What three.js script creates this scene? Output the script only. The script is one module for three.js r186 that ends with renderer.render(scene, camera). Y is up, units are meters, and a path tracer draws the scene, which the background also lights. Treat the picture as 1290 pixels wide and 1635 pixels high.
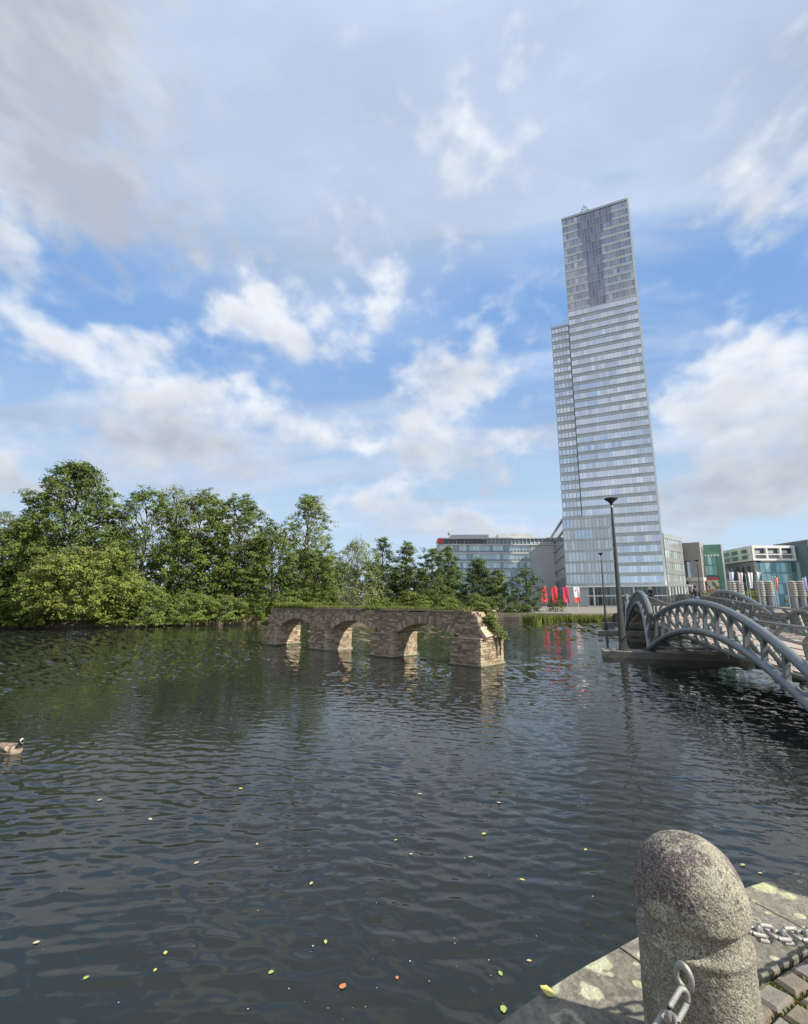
import * as THREE from 'three';
import { mergeVertices } from 'three/addons/utils/BufferGeometryUtils.js';
import { MarchingCubes } from 'three/addons/objects/MarchingCubes.js';

// ------------------------------------------------------------------ camera, sky, sun, exposure
const scene = new THREE.Scene();
const R = Math.PI / 180;
const camera = new THREE.PerspectiveCamera(2 * Math.atan(817.5 / 760) / R, 808 / 1024, 0.05, 3000);
camera.position.set(0, 2.7, 0);
camera.rotation.set(10.62 * R, 0, 0);
const renderer = new THREE.WebGLRenderer({ antialias: true });
renderer.toneMapping = THREE.LinearToneMapping;
renderer.toneMappingExposure = 1.6;
renderer.shadowMap.enabled = true;
const SUN_AZ = 111 * R, SUN_EL = 40 * R;
const sunDir = new THREE.Vector3(Math.sin(SUN_AZ) * Math.cos(SUN_EL), Math.sin(SUN_EL), -Math.cos(SUN_AZ) * Math.cos(SUN_EL));
const sun = new THREE.DirectionalLight(new THREE.Color(1, 0.93, 0.80), 5);
sun.name = 'sun';
sun.position.copy(sunDir).multiplyScalar(300);
sun.castShadow = true; sun.shadow.radius = 2; sun.shadow.mapSize.set(4096, 4096);
Object.assign(sun.shadow.camera, { left: -120, right: 120, top: 120, bottom: -120, near: 1, far: 700 });
scene.add(sun, sun.target);

// seeded random numbers and noise
function rngOf(a) { return () => { a |= 0; a = a + 0x6D2B79F5 | 0; let t = Math.imul(a ^ a >>> 15, 1 | a); t = t + Math.imul(t ^ t >>> 7, 61 | t) ^ t; return ((t ^ t >>> 14) >>> 0) / 4294967296; }; }
const PERM = new Uint8Array(512), VAL = new Float32Array(256);
{ const r = rngOf(77), p = [...Array(256).keys()]; for (let i = 255; i > 0; i--) { const j = Math.floor(r() * (i + 1)); [p[i], p[j]] = [p[j], p[i]]; } for (let i = 0; i < 512; i++) PERM[i] = p[i & 255]; for (let i = 0; i < 256; i++) VAL[i] = r(); }
function n2(x, y) {
  const xi = Math.floor(x), yi = Math.floor(y), fx = x - xi, fy = y - yi, u = fx * fx * fx * (fx * (fx * 6 - 15) + 10), v = fy * fy * fy * (fy * (fy * 6 - 15) + 10);
  const X = xi & 255, Y = yi & 255, X1 = (X + 1) & 255, Y1 = (Y + 1) & 255;
  const a = VAL[PERM[PERM[X] + Y]], b = VAL[PERM[PERM[X1] + Y]], c = VAL[PERM[PERM[X] + Y1]], d = VAL[PERM[PERM[X1] + Y1]];
  return a + (b - a) * u + (c - a) * v + (a - b - c + d) * u * v;
}
function n3(x, y, z) { const zi = Math.floor(z), f = z - zi, w = f * f * (3 - 2 * f); const a = n2(x + zi * 37.17, y + zi * 17.31), b = n2(x + zi * 37.17 + 37.17, y + zi * 17.31 + 17.31); return a + (b - a) * w; }
function fbm(x, y, o) { let s = 0, a = 0.5, t = 0; for (let i = 0; i < o; i++) { s += a * n2(x, y); t += a; a *= 0.52; const q = x * 1.62 + y * 1.18 + 5.3; y = y * 1.62 - x * 1.18 + 9.7; x = q; } return s / t; }
const sstep = (a, b, x) => { const t = Math.min(1, Math.max(0, (x - a) / (b - a))); return t * t * (3 - 2 * t); };
const mixf = (a, b, t) => a + (b - a) * t;

// sky: clear air, a high thin veil and broken cumulus, each cloud [azimuth, elevation, width, height, tilt, strength, greyness] in degrees
function makeSky() {
  const W = 3072, H = 1536, data = new Float32Array(W * H * 4);
  const clouds = [[-44, 46, 11, 10, 0, 1.2, 0.95], [-36, 38, 11, 4.0, 0, 0.95, 0.9], [10.2, 48, 5.5, 6, 0, 0.62, 0.1], [-15, 31, 8.2, 4.2, 0, 0.95, 0.2], [-5, 36, 2.6, 6.4, 15, 0.72, 0.1], [-21.5, 32, 3.1, 2.7, 0, 0.8, 0.1],
    [-36.6, 26, 9.5, 2.3, 8, 0.85, 0.1], [-28.3, 21.2, 7.5, 3.8, 0, 1.05, 0.25], [-19, 23.4, 3.2, 2, 0, 0.8, 0.1], [-26, 15.8, 9.1, 3.9, 0, 1.0, 0.75], [8.5, 27.7, 4.6, 5.1, -25, 0.95, 0.15], [3.6, 22.3, 5.2, 5.4, 0, 0.9, 0.4], [5.9, 16.6, 6.6, 3.3, 0, 0.85, 0.65],
    [37.5, 24.6, 6, 2.6, 0, 0.95, 0.15], [33.5, 18.9, 5, 3.7, 0, 1, 0.2], [39.5, 16.6, 6, 4.1, 0, 1, 0.45], [36, 11, 10, 4.2, 0, 1.15, 0.7], [41, 21, 6, 3, 0, 0.9, 0.2], [-3.5, 11, 6, 2.9, 0, 0.95, 0.4], [9.4, 8.4, 8, 2.1, 0, 0.9, 0.5], [-39, 11.5, 7, 1.6, 0, 0.85, 0.5],
    [-43, 30.3, 3, 2.5, 0, 0.8, 0.4], [-5, 19, 6.6, 1.3, 0, 0.7, 0.1], [15, 18.8, 4.2, 1.8, 0, 0.75, 0.1], [-12.8, 19, 5.7, 2.9, 0, 0.6, 0.3], [-20, 8, 12, 2, 0, 0.75, 0.5], [25, 7, 9, 2, 0, 0.75, 0.5], [43, 37, 5, 3, 0, 0.75, 0.3]];
  const r = rngOf(5);
  for (let a = 52; a < 308; a += 6 + r() * 4) for (let k = 0; k < 4; k++) clouds.push([((a + r() * 8 + 180) % 360) - 180, 6 + k * 11 + r() * 8, 5 + r() * 7, 2.4 + r() * 3.6, 0, 0.8 + r() * 0.25, 0.1 + r() * 0.6]);
  for (let k = 0; k < 10; k++) clouds.push([r() * 360 - 180, 60 + r() * 25, 6 + r() * 6, 4 + r() * 4, 0, 0.7, 0.4]);
  const E = new Float32Array(W * 4);
  const thick = (az, el, wx, wy) => {
    let best = 0, grey = 0, tot = 1e-6;
    for (const c of clouds) {
      let da = az - c[0]; if (da > 180) da -= 360; else if (da < -180) da += 360;
      const dy = el - c[1]; if (dy > 22 || dy < -22) continue;
      const dx = da * Math.cos(el * R); if (dx > 28 || dx < -28) continue;
      const s = Math.sin(c[4] * R), q = Math.cos(c[4] * R), u = (dx * q + dy * s + wx) / (c[2] * 0.9), v = (dy * q - dx * s + wy) / (c[3] * 0.9), g = c[5] * Math.exp(-1.0 * (u * u + v * v));
      best += g * (1 - best * 0.7); grey += g * (c[6] + Math.max(-0.25, Math.min(0.3, -v * 0.22))); tot += g;
    }
    return [best, grey / tot];
  };
  for (let j = H / 2; j < H; j++) {
    const el = (j + 0.5) / H * 180 - 90, se = Math.sin(el * R), ce = Math.cos(el * R);
    for (let i = 0; i < W; i++) {
      // column i looks towards atan2(z, x) = (i / W - 0.5) * 2 pi
      const th = ((i + 0.5) / W - 0.5) * 2 * Math.PI, x = ce * Math.cos(th), z = ce * Math.sin(th), az = Math.atan2(x, -z) / R;
      const k = 1 / (se + 0.22), px = x * k, pz = z * k;
      const h = sstep(2, 30, el);
      let cr = mixf(0.50, 0.185, h), cg = mixf(0.66, 0.355, h), cb = mixf(0.81, 0.67, h);
      // thin streaks and the high veil
      const st = fbm(px * 1.3 + pz * 0.5, pz * 4.6 - px * 0.6, 6), ve = fbm(px * 1.0 + 3, pz * 1.0 + 8, 5);
      let veil = sstep(30, 50, el + (ve - 0.5) * 26) * 0.78 + sstep(0.42, 0.70, st) * 0.62 * sstep(3, 12, el);
      veil = Math.min(0.9, veil + 0.12 * sstep(40, 60, el) + 0.16 * sstep(0.35, 0.6, ve));
      const vb = 0.88 + 0.55 * (fbm(px * 2.2 + pz * 0.8 + 11, pz * 4.4 - px * 0.9, 6) - 0.42);
      cr = mixf(cr, 0.53 * vb, veil); cg = mixf(cg, 0.625 * vb, veil); cb = mixf(cb, 0.79 * vb, veil);
      // cumulus
      const w1 = fbm(az * 0.16 + 40, el * 0.2 + 7, 5) - 0.5, w2 = fbm(az * 0.16 + 90, el * 0.2 + 31, 5) - 0.5;
      const [t, g] = thick(az, el, w1 * 7.5, w2 * 6);
      const f = fbm(az * 0.42 * ce + 13, el * 0.56 + 3, 7);
      const d = sstep(0.10, 1.06, t + (f - 0.5) * 1.1);
      if (d > 0.001) {
        const lump = fbm(az * 0.22 * ce + 51, el * 0.34 + 17, 5);
        const b = Math.max(0, Math.min(1, g + 0.9 * (0.5 - lump) + 0.28 * (t - 0.7)));
        const wr = mixf(0.80, 0.42, b), wg = mixf(0.83, 0.46, b), wb = mixf(0.87, 0.53, b);
        const a = d * 0.9;
        cr = mixf(cr, wr, a); cg = mixf(cg, wg, a); cb = mixf(cb, wb, a);
      }
      const hz = 1 - sstep(0, 7, el); cr = mixf(cr, 0.58, hz * 0.6); cg = mixf(cg, 0.68, hz * 0.6); cb = mixf(cb, 0.79, hz * 0.6);
      const o = (j * W + i) * 4; data[o] = cr * 0.72; data[o + 1] = cg * 0.72; data[o + 2] = cb * 0.72; data[o + 3] = 1;
    }
  }
  for (let j = 0; j < H / 2; j++) for (let i = 0; i < W; i++) { const o = (j * W + i) * 4; data[o] = 0.3; data[o + 1] = 0.33; data[o + 2] = 0.33; data[o + 3] = 1; }
  const t = new THREE.DataTexture(data, W, H, THREE.RGBAFormat, THREE.FloatType);
  t.mapping = THREE.EquirectangularReflectionMapping; t.magFilter = t.minFilter = THREE.LinearFilter; t.needsUpdate = true;
  return t;
}
const sky = makeSky();
scene.background = sky; scene.environment = sky;

// ------------------------------------------------------------------ helpers
const V = (x, f, y = 0) => new THREE.Vector3(x, y, -f);              // x to the right, f metres ahead, y above the water
const col = (r, g, b) => new THREE.Color().setRGB(r, g, b);
const taken = new Map();
function numbered(name) { const n = taken.get(name) ?? 0; taken.set(name, n + 1); return n ? `${name}_${String(n).padStart(3, '0')}` : name; }
class GB {                                                            // collects faces into one geometry
  constructor() { this.p = []; this.n = []; this.u = []; this.c = []; this.i = []; this.color = null; }
  v(x, y, z, nx, ny, nz, u = 0, w = 0) { this.p.push(x, y, z); this.n.push(nx, ny, nz); this.u.push(u, w); if (this.color) this.c.push(this.color[0], this.color[1], this.color[2]); return this.p.length / 3 - 1; }
  quad(a, b, c, d, nn) {
    let n = nn; if (!n) { const e1 = [b[0] - a[0], b[1] - a[1], b[2] - a[2]], e2 = [d[0] - a[0], d[1] - a[1], d[2] - a[2]]; n = [e1[1] * e2[2] - e1[2] * e2[1], e1[2] * e2[0] - e1[0] * e2[2], e1[0] * e2[1] - e1[1] * e2[0]]; const l = Math.hypot(...n) || 1; n = n.map((q) => q / l); }
    const lu = Math.hypot(b[0] - a[0], b[1] - a[1], b[2] - a[2]), lv = Math.hypot(d[0] - a[0], d[1] - a[1], d[2] - a[2]);
    const s = this.v(...a, ...n, 0, 0); this.v(...b, ...n, lu, 0); this.v(...c, ...n, lu, lv); this.v(...d, ...n, 0, lv);
    this.i.push(s, s + 1, s + 2, s, s + 2, s + 3); return this;
  }
  hexa(q) {                                                           // eight corners: bottom 0-3 (counterclockwise from above, front first), top 4-7
    this.quad(q[0], q[1], q[5], q[4]); this.quad(q[1], q[2], q[6], q[5]); this.quad(q[2], q[3], q[7], q[6]); this.quad(q[3], q[0], q[4], q[7]); this.quad(q[4], q[5], q[6], q[7]); this.quad(q[3], q[2], q[1], q[0]); return this;
  }
  box(x0, x1, y0, y1, z0, z1, jit = 0, r = null) {
    const J = () => jit ? (r() - 0.5) * 2 * jit : 0;
    const P = (x, y, z) => [x + J(), y + J(), z + J()];
    return this.hexa([P(x0, y0, z1), P(x1, y0, z1), P(x1, y0, z0), P(x0, y0, z0), P(x0, y1, z1), P(x1, y1, z1), P(x1, y1, z0), P(x0, y1, z0)]);
  }
  beam(a, b, w, h, up = new THREE.Vector3(0, 1, 0)) {                 // rectangular bar between two points
    const d = b.clone().sub(a).normalize(), s = new THREE.Vector3().crossVectors(d, up).normalize().multiplyScalar(w / 2), t = new THREE.Vector3().crossVectors(s, d).normalize().multiplyScalar(h / 2);
    const P = (o, i, j) => [o.x + s.x * i + t.x * j, o.y + s.y * i + t.y * j, o.z + s.z * i + t.z * j];
    return this.hexa([P(a, -1, -1), P(b, -1, -1), P(b, 1, -1), P(a, 1, -1), P(a, -1, 1), P(b, -1, 1), P(b, 1, 1), P(a, 1, 1)].map((q, k, all) => all[[3, 2, 1, 0, 7, 6, 5, 4][k]]));
  }
  geo() {
    const g = new THREE.BufferGeometry();
    g.setAttribute('position', new THREE.Float32BufferAttribute(this.p, 3)); g.setAttribute('normal', new THREE.Float32BufferAttribute(this.n, 3)); g.setAttribute('uv', new THREE.Float32BufferAttribute(this.u, 2));
    if (this.c.length) g.setAttribute('color', new THREE.Float32BufferAttribute(this.c, 3));
    g.setIndex(this.i); return g;
  }
}
function mesh(name, geo, mat, parent = scene) { const m = new THREE.Mesh(geo, mat); m.name = parent === scene ? numbered(name) : name; m.castShadow = m.receiveShadow = true; parent.add(m); return m; }
function tag(o, label, category, group) { o.userData.label = label; o.userData.category = category; if (group) o.userData.group = group; return o; }
function thing(name, label, category, group, pos, turn = 0) { const o = new THREE.Group(); o.name = numbered(name); scene.add(o); if (pos) o.position.copy(pos); o.rotation.y = turn; return tag(o, label, category, group); }
function structure(o) { o.userData.kind = 'structure'; return o; }
function stuff(o) { o.userData.kind = 'stuff'; return o; }
function copyOf(o, pos, turn, label, group) { const c = o.clone(); c.name = numbered(o.name.replace(/_\d{3}$/, '')); c.userData = { ...o.userData }; scene.add(c); if (pos) c.position.copy(pos); if (turn !== undefined) c.rotation.y = turn; if (label) c.userData.label = label; if (group) c.userData.group = group; return c; }
const std = (color, roughness = 0.8, o = {}) => new THREE.MeshStandardMaterial({ color, roughness, ...o });
function dataTex(w, h, fn, srgb = false, float = false) {
  const d = float ? new Float32Array(w * h * 4) : new Uint8Array(w * h * 4);
  for (let y = 0; y < h; y++) for (let x = 0; x < w; x++) { const c = fn(x, y), o = (y * w + x) * 4; if (float) { d[o] = c[0]; d[o + 1] = c[1]; d[o + 2] = c[2]; d[o + 3] = 1; } else { for (let k = 0; k < 3; k++) d[o + k] = Math.max(0, Math.min(255, c[k] * 255)); d[o + 3] = 255; } }
  const t = new THREE.DataTexture(d, w, h, THREE.RGBAFormat, float ? THREE.FloatType : THREE.UnsignedByteType);
  t.wrapS = t.wrapT = THREE.RepeatWrapping; t.magFilter = THREE.LinearFilter; t.minFilter = THREE.LinearMipmapLinearFilter; if (srgb) t.colorSpace = THREE.SRGBColorSpace; t.needsUpdate = true; return t;
}
const rep = (t, s) => { const c = t.clone(); c.repeat.set(s, s); c.needsUpdate = true; return c; };
// a tileable noise: two shifted fields blended across the tile
const tileN = (x, y, w, f, o) => { const u = x / w, v = y / w; const A = fbm(u * f, v * f, o), B = fbm((u - 1) * f, v * f, o), C = fbm(u * f, (v - 1) * f, o), D = fbm((u - 1) * f, (v - 1) * f, o); return mixf(mixf(A, B, u), mixf(C, D, u), v); };
const roughTex = dataTex(512, 512, (x, y) => { const a = tileN(x, y, 512, 40, 4), b = tileN(x, y, 512, 6, 4); const t = 0.55 * a + 0.45 * b; return [t, t, t]; });
const grimeTex = dataTex(512, 512, (x, y) => { const a = tileN(x, y, 512, 5, 6), b = tileN(x, y, 512, 60, 3); const t = 0.62 + 0.5 * (a - 0.5) + 0.35 * (b - 0.5) + 0.1; return [t, t * 0.99, t * 0.97]; });

// ------------------------------------------------------------------ water
const goosePos = [-7.15, 9.3];
{
  const r = rngOf(11), comps = [];
  for (let i = 0; i < 46; i++) {
    const L = 0.12 * Math.pow(6, Math.pow(r(), 1.2)), a = (i % 5 === 0 ? (r() - 0.5) * 150 : 14 + (r() - 0.5) * 62) * R, k = 2 * Math.PI / L;
    comps.push([k * Math.sin(a), k * Math.cos(a), r() * 6.28, 0.0165 * (0.75 + r() * 0.6) / k * (L > 0.5 ? 0.5 : 1), 0.8 + L * 0.8]);
  }
  const NR = 800, NA = 460, A0 = -70 * R, A1 = 72 * R, r0 = 1.85, r1 = 150;
  const pos = new Float32Array(NR * NA * 3), nor = new Float32Array(NR * NA * 3), uv = new Float32Array(NR * NA * 2), idx = new Uint32Array((NR - 1) * (NA - 1) * 6);
  let q = 0;
  for (let i = 0; i < NR; i++) {
    const rr = 1 / mixf(1 / r0, 1 / r1, i / (NR - 1));
    for (let j = 0; j < NA; j++) {
      const a = mixf(A0, A1, j / (NA - 1)), x = rr * Math.sin(a), f = rr * Math.cos(a);
      // gusts: patches of livelier and calmer water, calm in the lee of the quay
      const lee = sstep(2.5, 10, f + 0.12 * x), gust = mixf(0.24, 1.2, lee) * (0.12 + 1.75 * sstep(0.25, 0.75, fbm(x * 0.10 + 20, f * 0.07 + 4, 3))) * mixf(1, 0.5, sstep(15, 40, rr));
      const wp = 2.6 * fbm(x * 0.28 + 3, f * 0.28 + 9, 3);
      let y = 0, gx = 0, gf = 0;
      for (const c of comps) { const ph = c[0] * x + c[1] * f + c[2] + wp * c[4], s = Math.sin(ph), cs = Math.cos(ph), am = c[3] * gust; y += am * s; gx += am * c[0] * cs; gf += am * c[1] * cs; }
      const dx = x - goosePos[0] - 0.2, df = f - goosePos[1], dg = Math.hypot(dx, df);
      if (dg < 3) { const A = 0.010 * Math.exp(-dg * 1.1), kk = 22; y += A * Math.cos(kk * dg); gx -= A * kk * Math.sin(kk * dg) * dx / (dg + 0.05); gf -= A * kk * Math.sin(kk * dg) * df / (dg + 0.05); }
      const o = q * 3; pos[o] = x; pos[o + 1] = y; pos[o + 2] = -f;
      const l = Math.hypot(gx, gf, 1); nor[o] = -gx / l; nor[o + 1] = 1 / l; nor[o + 2] = gf / l;
      uv[q * 2] = x / 5.3; uv[q * 2 + 1] = f / 5.3; q++;
    }
  }
  q = 0;
  for (let i = 0; i < NR - 1; i++) for (let j = 0; j < NA - 1; j++) { const a = i * NA + j, b = a + 1, c = a + NA, d = c + 1; idx[q++] = a; idx[q++] = b; idx[q++] = c; idx[q++] = b; idx[q++] = d; idx[q++] = c; }
  const g = new THREE.BufferGeometry();
  g.setAttribute('position', new THREE.BufferAttribute(pos, 3)); g.setAttribute('normal', new THREE.BufferAttribute(nor, 3)); g.setAttribute('uv', new THREE.BufferAttribute(uv, 2)); g.setIndex(new THREE.BufferAttribute(idx, 1));
  // fine wind ripples as a tiling normal map
  const M = 768, small = [];
  for (let k = 0; k < 34; k++) { const L = 0.07 * Math.pow(4.5, r()), a = (16 + (r() - 0.5) * 110) * R, n = 5.3 / L; small.push([Math.round(n * Math.sin(a)), Math.round(n * Math.cos(a)), r() * 6.28, 0.0055 + 0.0035 * r()]); }
  const tN = dataTex(M, M, (x, y) => {
    const u = x / M * 6.28318, v = y / M * 6.28318, wq = 1.6 * Math.sin(u * 2 + 1.3 * Math.sin(v * 3)) + 1.4 * Math.sin(v * 2 + 1.7 * Math.sin(u * 3 + 1));
    let sx = 0, sy = 0; for (const c of small) { const w = c[3] * Math.cos(c[0] * u + c[1] * v + c[2] + wq), l = Math.hypot(c[0], c[1]); sx += w * c[0] / l; sy += w * c[1] / l; }
    const patch = 0.55 + 0.45 * Math.sin(u * 1 + 2 * Math.sin(v)) * Math.sin(v * 2 + Math.sin(u * 2)); sx *= patch; sy *= patch;
    const l = Math.hypot(sx, sy, 1); return [0.5 - 0.5 * sx / l, 0.5 - 0.5 * sy / l, 0.5 + 0.5 / l];
  }, false, true);
  const wm = new THREE.MeshPhysicalMaterial({ color: col(0.029, 0.035, 0.031), roughness: 0.015, ior: 1.333, transmission: 0.45, thickness: 0, normalMap: tN });
  structure(mesh('water', g, wm));
}
// ------------------------------------------------------------------ ground, lake bed and banks
const GL = 1.0;
const LAKE = [[-40, -24], [-14, -11], [-6, -3.6], [-3, -0.75], [-1, 1.02], [0.41, 2.17], [1.1, 2.6], [1.93, 3.02], [2.42, 3.2], [4, 3.75], [6, 4.3], [9, 4.9], [14, 5.4], [30, 6.5], [55, 14], [66, 35], [66, 62], [54, 75], [40, 75], [30, 71], [24, 69.5], [18, 70.5], [14, 73], [0, 74], [-8, 70], [-17, 62], [-25, 57.2], [-30, 52.5], [-37, 51.2], [-43, 52], [-54, 47], [-68, 30], [-68, 0]];
{
  const s = new THREE.Shape([[-900, -500], [900, -500], [900, 1400], [-900, 1400]].map(([x, f]) => new THREE.Vector2(x, f)));
  s.holes.push(new THREE.Path(LAKE.map(([x, f]) => new THREE.Vector2(x, f))));
  const g = new THREE.ShapeGeometry(s); g.rotateX(-Math.PI / 2); g.translate(0, GL, 0);
  const gt = dataTex(512, 512, (x, y) => { const a = tileN(x, y, 512, 6, 5), b = tileN(x, y, 512, 50, 3), t = 0.7 + 0.5 * (a - 0.5) + 0.5 * (b - 0.5); return [t * 0.95, t * 0.9, t * 0.83]; });
  structure(mesh('ground', g, std(col(0.26, 0.25, 0.23), 0.95, { map: rep(gt, 1 / 6) })));
  const bed = new THREE.PlaneGeometry(170, 130, 1, 1); bed.rotateX(-Math.PI / 2); bed.translate(0, -0.85, -32);
  const bt = dataTex(1024, 1024, (x, y) => { const a = tileN(x, y, 1024, 5, 6), b = tileN(x, y, 1024, 40, 4), c = tileN(x, y, 1024, 150, 2); let t = 0.15 + 0.75 * sstep(0.3, 0.72, a) * (0.6 + 0.6 * b); if (c > 0.8) t += 0.5 * (c - 0.8) * 5; return [t, t * 0.93, t * 0.74]; });
  const uvb = bed.attributes.uv; for (let i = 0; i < uvb.count; i++) uvb.setXY(i, uvb.getX(i) * 170 / 4.5, uvb.getY(i) * 130 / 4.5);
  structure(mesh('lake_bed', bed, std(col(0.085, 0.08, 0.06), 1, { map: bt })));
  const wall = new GB(), bank = new GB();
  for (let i = 0; i < LAKE.length; i++) {
    const a = LAKE[i], b = LAKE[(i + 1) % LAKE.length];
    if (i >= 21 && i <= 32) {
      const N = Math.ceil(Math.hypot(b[0] - a[0], b[1] - a[1]) / 1.2), dx = b[0] - a[0], df = b[1] - a[1], l = Math.hypot(dx, df), nx = -df / l, nf = dx / l;
      const P = (t, k) => { const x = a[0] + dx * t, f = a[1] + df * t, w = 0.5 * fbm(x * 0.6, f * 0.6, 3); return [x + nx * k * (0.5 + 1.3 * w), k === 0 ? GL : k < 0.7 ? 0.35 + 0.3 * w : -0.6, -(f + nf * k * (0.5 + 1.3 * w))]; };
      for (let j = 0; j < N; j++) { const t0 = j / N, t1 = (j + 1) / N; for (const [k0, k1] of [[0, 0.5], [0.5, 1]]) bank.quad(P(t0, k1), P(t1, k1), P(t1, k0), P(t0, k0)); }
    } else wall.quad([a[0], -1.2, -a[1]], [b[0], -1.2, -b[1]], [b[0], GL, -b[1]], [a[0], GL, -a[1]]);
  }
  structure(mesh('lake_bank', bank.geo(), std(col(0.27, 0.215, 0.155), 1, { map: rep(roughTex, 0.5) })));
  structure(mesh('quay_wall', wall.geo(), std(col(0.26, 0.24, 0.21), 0.95, { map: rep(grimeTex, 0.4), bumpMap: rep(roughTex, 0.7), bumpScale: 0.03 })));
}
// ------------------------------------------------------------------ quay under the camera: coping stones, setts, paving
const QY = 1.1;
const edgePts = LAKE.slice(1, 15).map(([x, f]) => new THREE.Vector3(x, 0, f));
const edgeCurve = new THREE.CatmullRomCurve3(edgePts, false, 'centripetal');
function planarUV(g, s = 1) { const p = g.attributes.position, u = g.attributes.uv; for (let i = 0; i < p.count; i++) u.setXY(i, p.getX(i) * s, (p.getZ(i) - p.getY(i)) * s); return g; }
const quay = structure(new THREE.Group()); quay.name = 'quay'; scene.add(quay);
{
  const r = rngOf(31);
  const N = 1024, discs = []; for (let i = 0; i < 150; i++) discs.push([r() * N, r() * N, 10 + 46 * Math.pow(r(), 2.4), r(), r() * 100]);
  const copingTex = dataTex(N, N, (x, y) => {
    const a = tileN(x, y, N, 6, 5), b = tileN(x, y, N, 90, 3), c = tileN(x, y, N, 26, 3);
    let R0 = 0.42 + 0.24 * (a - 0.5) + 0.34 * (b - 0.5), G0 = R0 * 0.965, B0 = R0 * 0.87;
    for (const d of discs) {
      let dx = Math.abs(x - d[0]), dy = Math.abs(y - d[1]); if (dx > N / 2) dx = N - dx; if (dy > N / 2) dy = N - dy; if (dx > d[2] * 1.3 || dy > d[2] * 1.3) continue;
      const q = Math.hypot(dx, dy) / d[2] + (c - 0.5) * 1.5 + (b - 0.5) * 0.6;
      if (q < 1) { const ring = d[3] > 0.62, s = sstep(1, 0.7, q + (b - 0.5) * 0.5) * (ring ? sstep(0.3, 0.75, q) * 0.8 : 0.85) * (0.7 + 0.6 * (b - 0.2)); R0 = mixf(R0, 0.70 + 0.14 * (b - 0.5), s); G0 = mixf(G0, 0.71 + 0.14 * (b - 0.5), s); B0 = mixf(B0, (d[3] < 0.3 ? 0.54 : 0.60) + 0.14 * (b - 0.5), s); }
    }
    return [R0, G0, B0];
  }, true);
  const cm = std(0xffffff, 0.93, { map: rep(copingTex, 1 / 1.7), bumpMap: rep(roughTex, 1 / 0.5), bumpScale: 0.012 });
  const at = (s) => { const p = edgeCurve.getPointAt(s), t = edgeCurve.getTangentAt(s); return [p.x, p.z, t.x, t.z]; };
  const len = edgeCurve.getLength();
  // find the arc positions of the two joints seen beside the bollard, then go on at stone length either way
  const near = (x, f) => { let b = 0, bd = 1e9; for (let s = 0; s <= 1; s += 0.0002) { const p = edgeCurve.getPointAt(s), d = Math.hypot(p.x - x, p.z - f); if (d < bd) { bd = d; b = s; } } return b; };
  const j1 = near(1.02, 2.55) * len, j2 = near(1.86, 2.98) * len, joints = [j1, j2];
  for (let q = j1; q > j1 - 6;) { q -= 0.85 + r() * 0.2; joints.unshift(q); }
  for (let q = j2; q < j2 + 9;) { q += 0.85 + r() * 0.2; joints.push(q); }
  for (let i = 0; i + 1 < joints.length; i++) {
    const s0 = (joints[i] + 0.005) / len, s1 = (joints[i + 1] - 0.005) / len, M = 6, g = new GB(), top = QY + (r() - 0.5) * 0.008, P = (s, w, y) => { const [x, f, tx, tf] = at(s); return [x + (-tf) * w, y, -(f + tx * w)]; };
    for (let k = 0; k < M; k++) {
      const a = mixf(s0, s1, k / M), b = mixf(s0, s1, (k + 1) / M), o = 0.035 + 0.004 * r();
      const rows = [[o, 0.72], [o, top - 0.012], [o - 0.014, top], [-0.385, top], [-0.395, top - 0.01], [-0.395, 0.9]];
      for (let m = 0; m + 1 < rows.length; m++) g.quad(P(a, rows[m][0], rows[m][1]), P(b, rows[m][0], rows[m][1]), P(b, rows[m + 1][0], rows[m + 1][1]), P(a, rows[m + 1][0], rows[m + 1][1]));
    }
    for (const [s, f] of [[s0, 1], [s1, 0]]) { const q = [P(s, 0.035, 0.72), P(s, 0.03, top), P(s, -0.39, top), P(s, -0.395, 0.9)]; f ? g.quad(...q.reverse()) : g.quad(...q); }
    const gg = planarUV(g.geo()), u = gg.attributes.uv, ox = r() * 3, oy = r() * 3; for (let k = 0; k < u.count; k++) u.setXY(k, u.getX(k) + ox, u.getY(k) + oy);
    mesh('coping_stone', gg, cm, quay);
  }
  // bed between the setts and the plain paving farther back
  const bedT = dataTex(512, 512, (x, y) => { const a = tileN(x, y, 512, 8, 5), b = tileN(x, y, 512, 70, 3), m = sstep(0.45, 0.62, a); const t = 0.3 + 0.5 * b; return [mixf(t * 0.75, t * 0.5, m), mixf(t * 0.62, t * 0.62, m), mixf(t * 0.5, t * 0.16, m)]; }, true);
  const sheet = new GB(), K = 60;
  for (let k = 0; k < K; k++) { const a = mixf(0.02, 0.98, k / K), b = mixf(0.02, 0.98, (k + 1) / K), Pq = (s, w) => { const [x, f, tx, tf] = at(s); return [x + tf * w, QY - 0.035, -(f - tx * w)]; }; sheet.quad(Pq(a, 0.38), Pq(b, 0.38), Pq(b, 5), Pq(a, 5)); }
  mesh('paving_bed', planarUV(sheet.geo()), std(0xffffff, 1, { map: rep(bedT, 1 / 0.6), bumpMap: rep(roughTex, 3), bumpScale: 0.02 }), quay);
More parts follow.
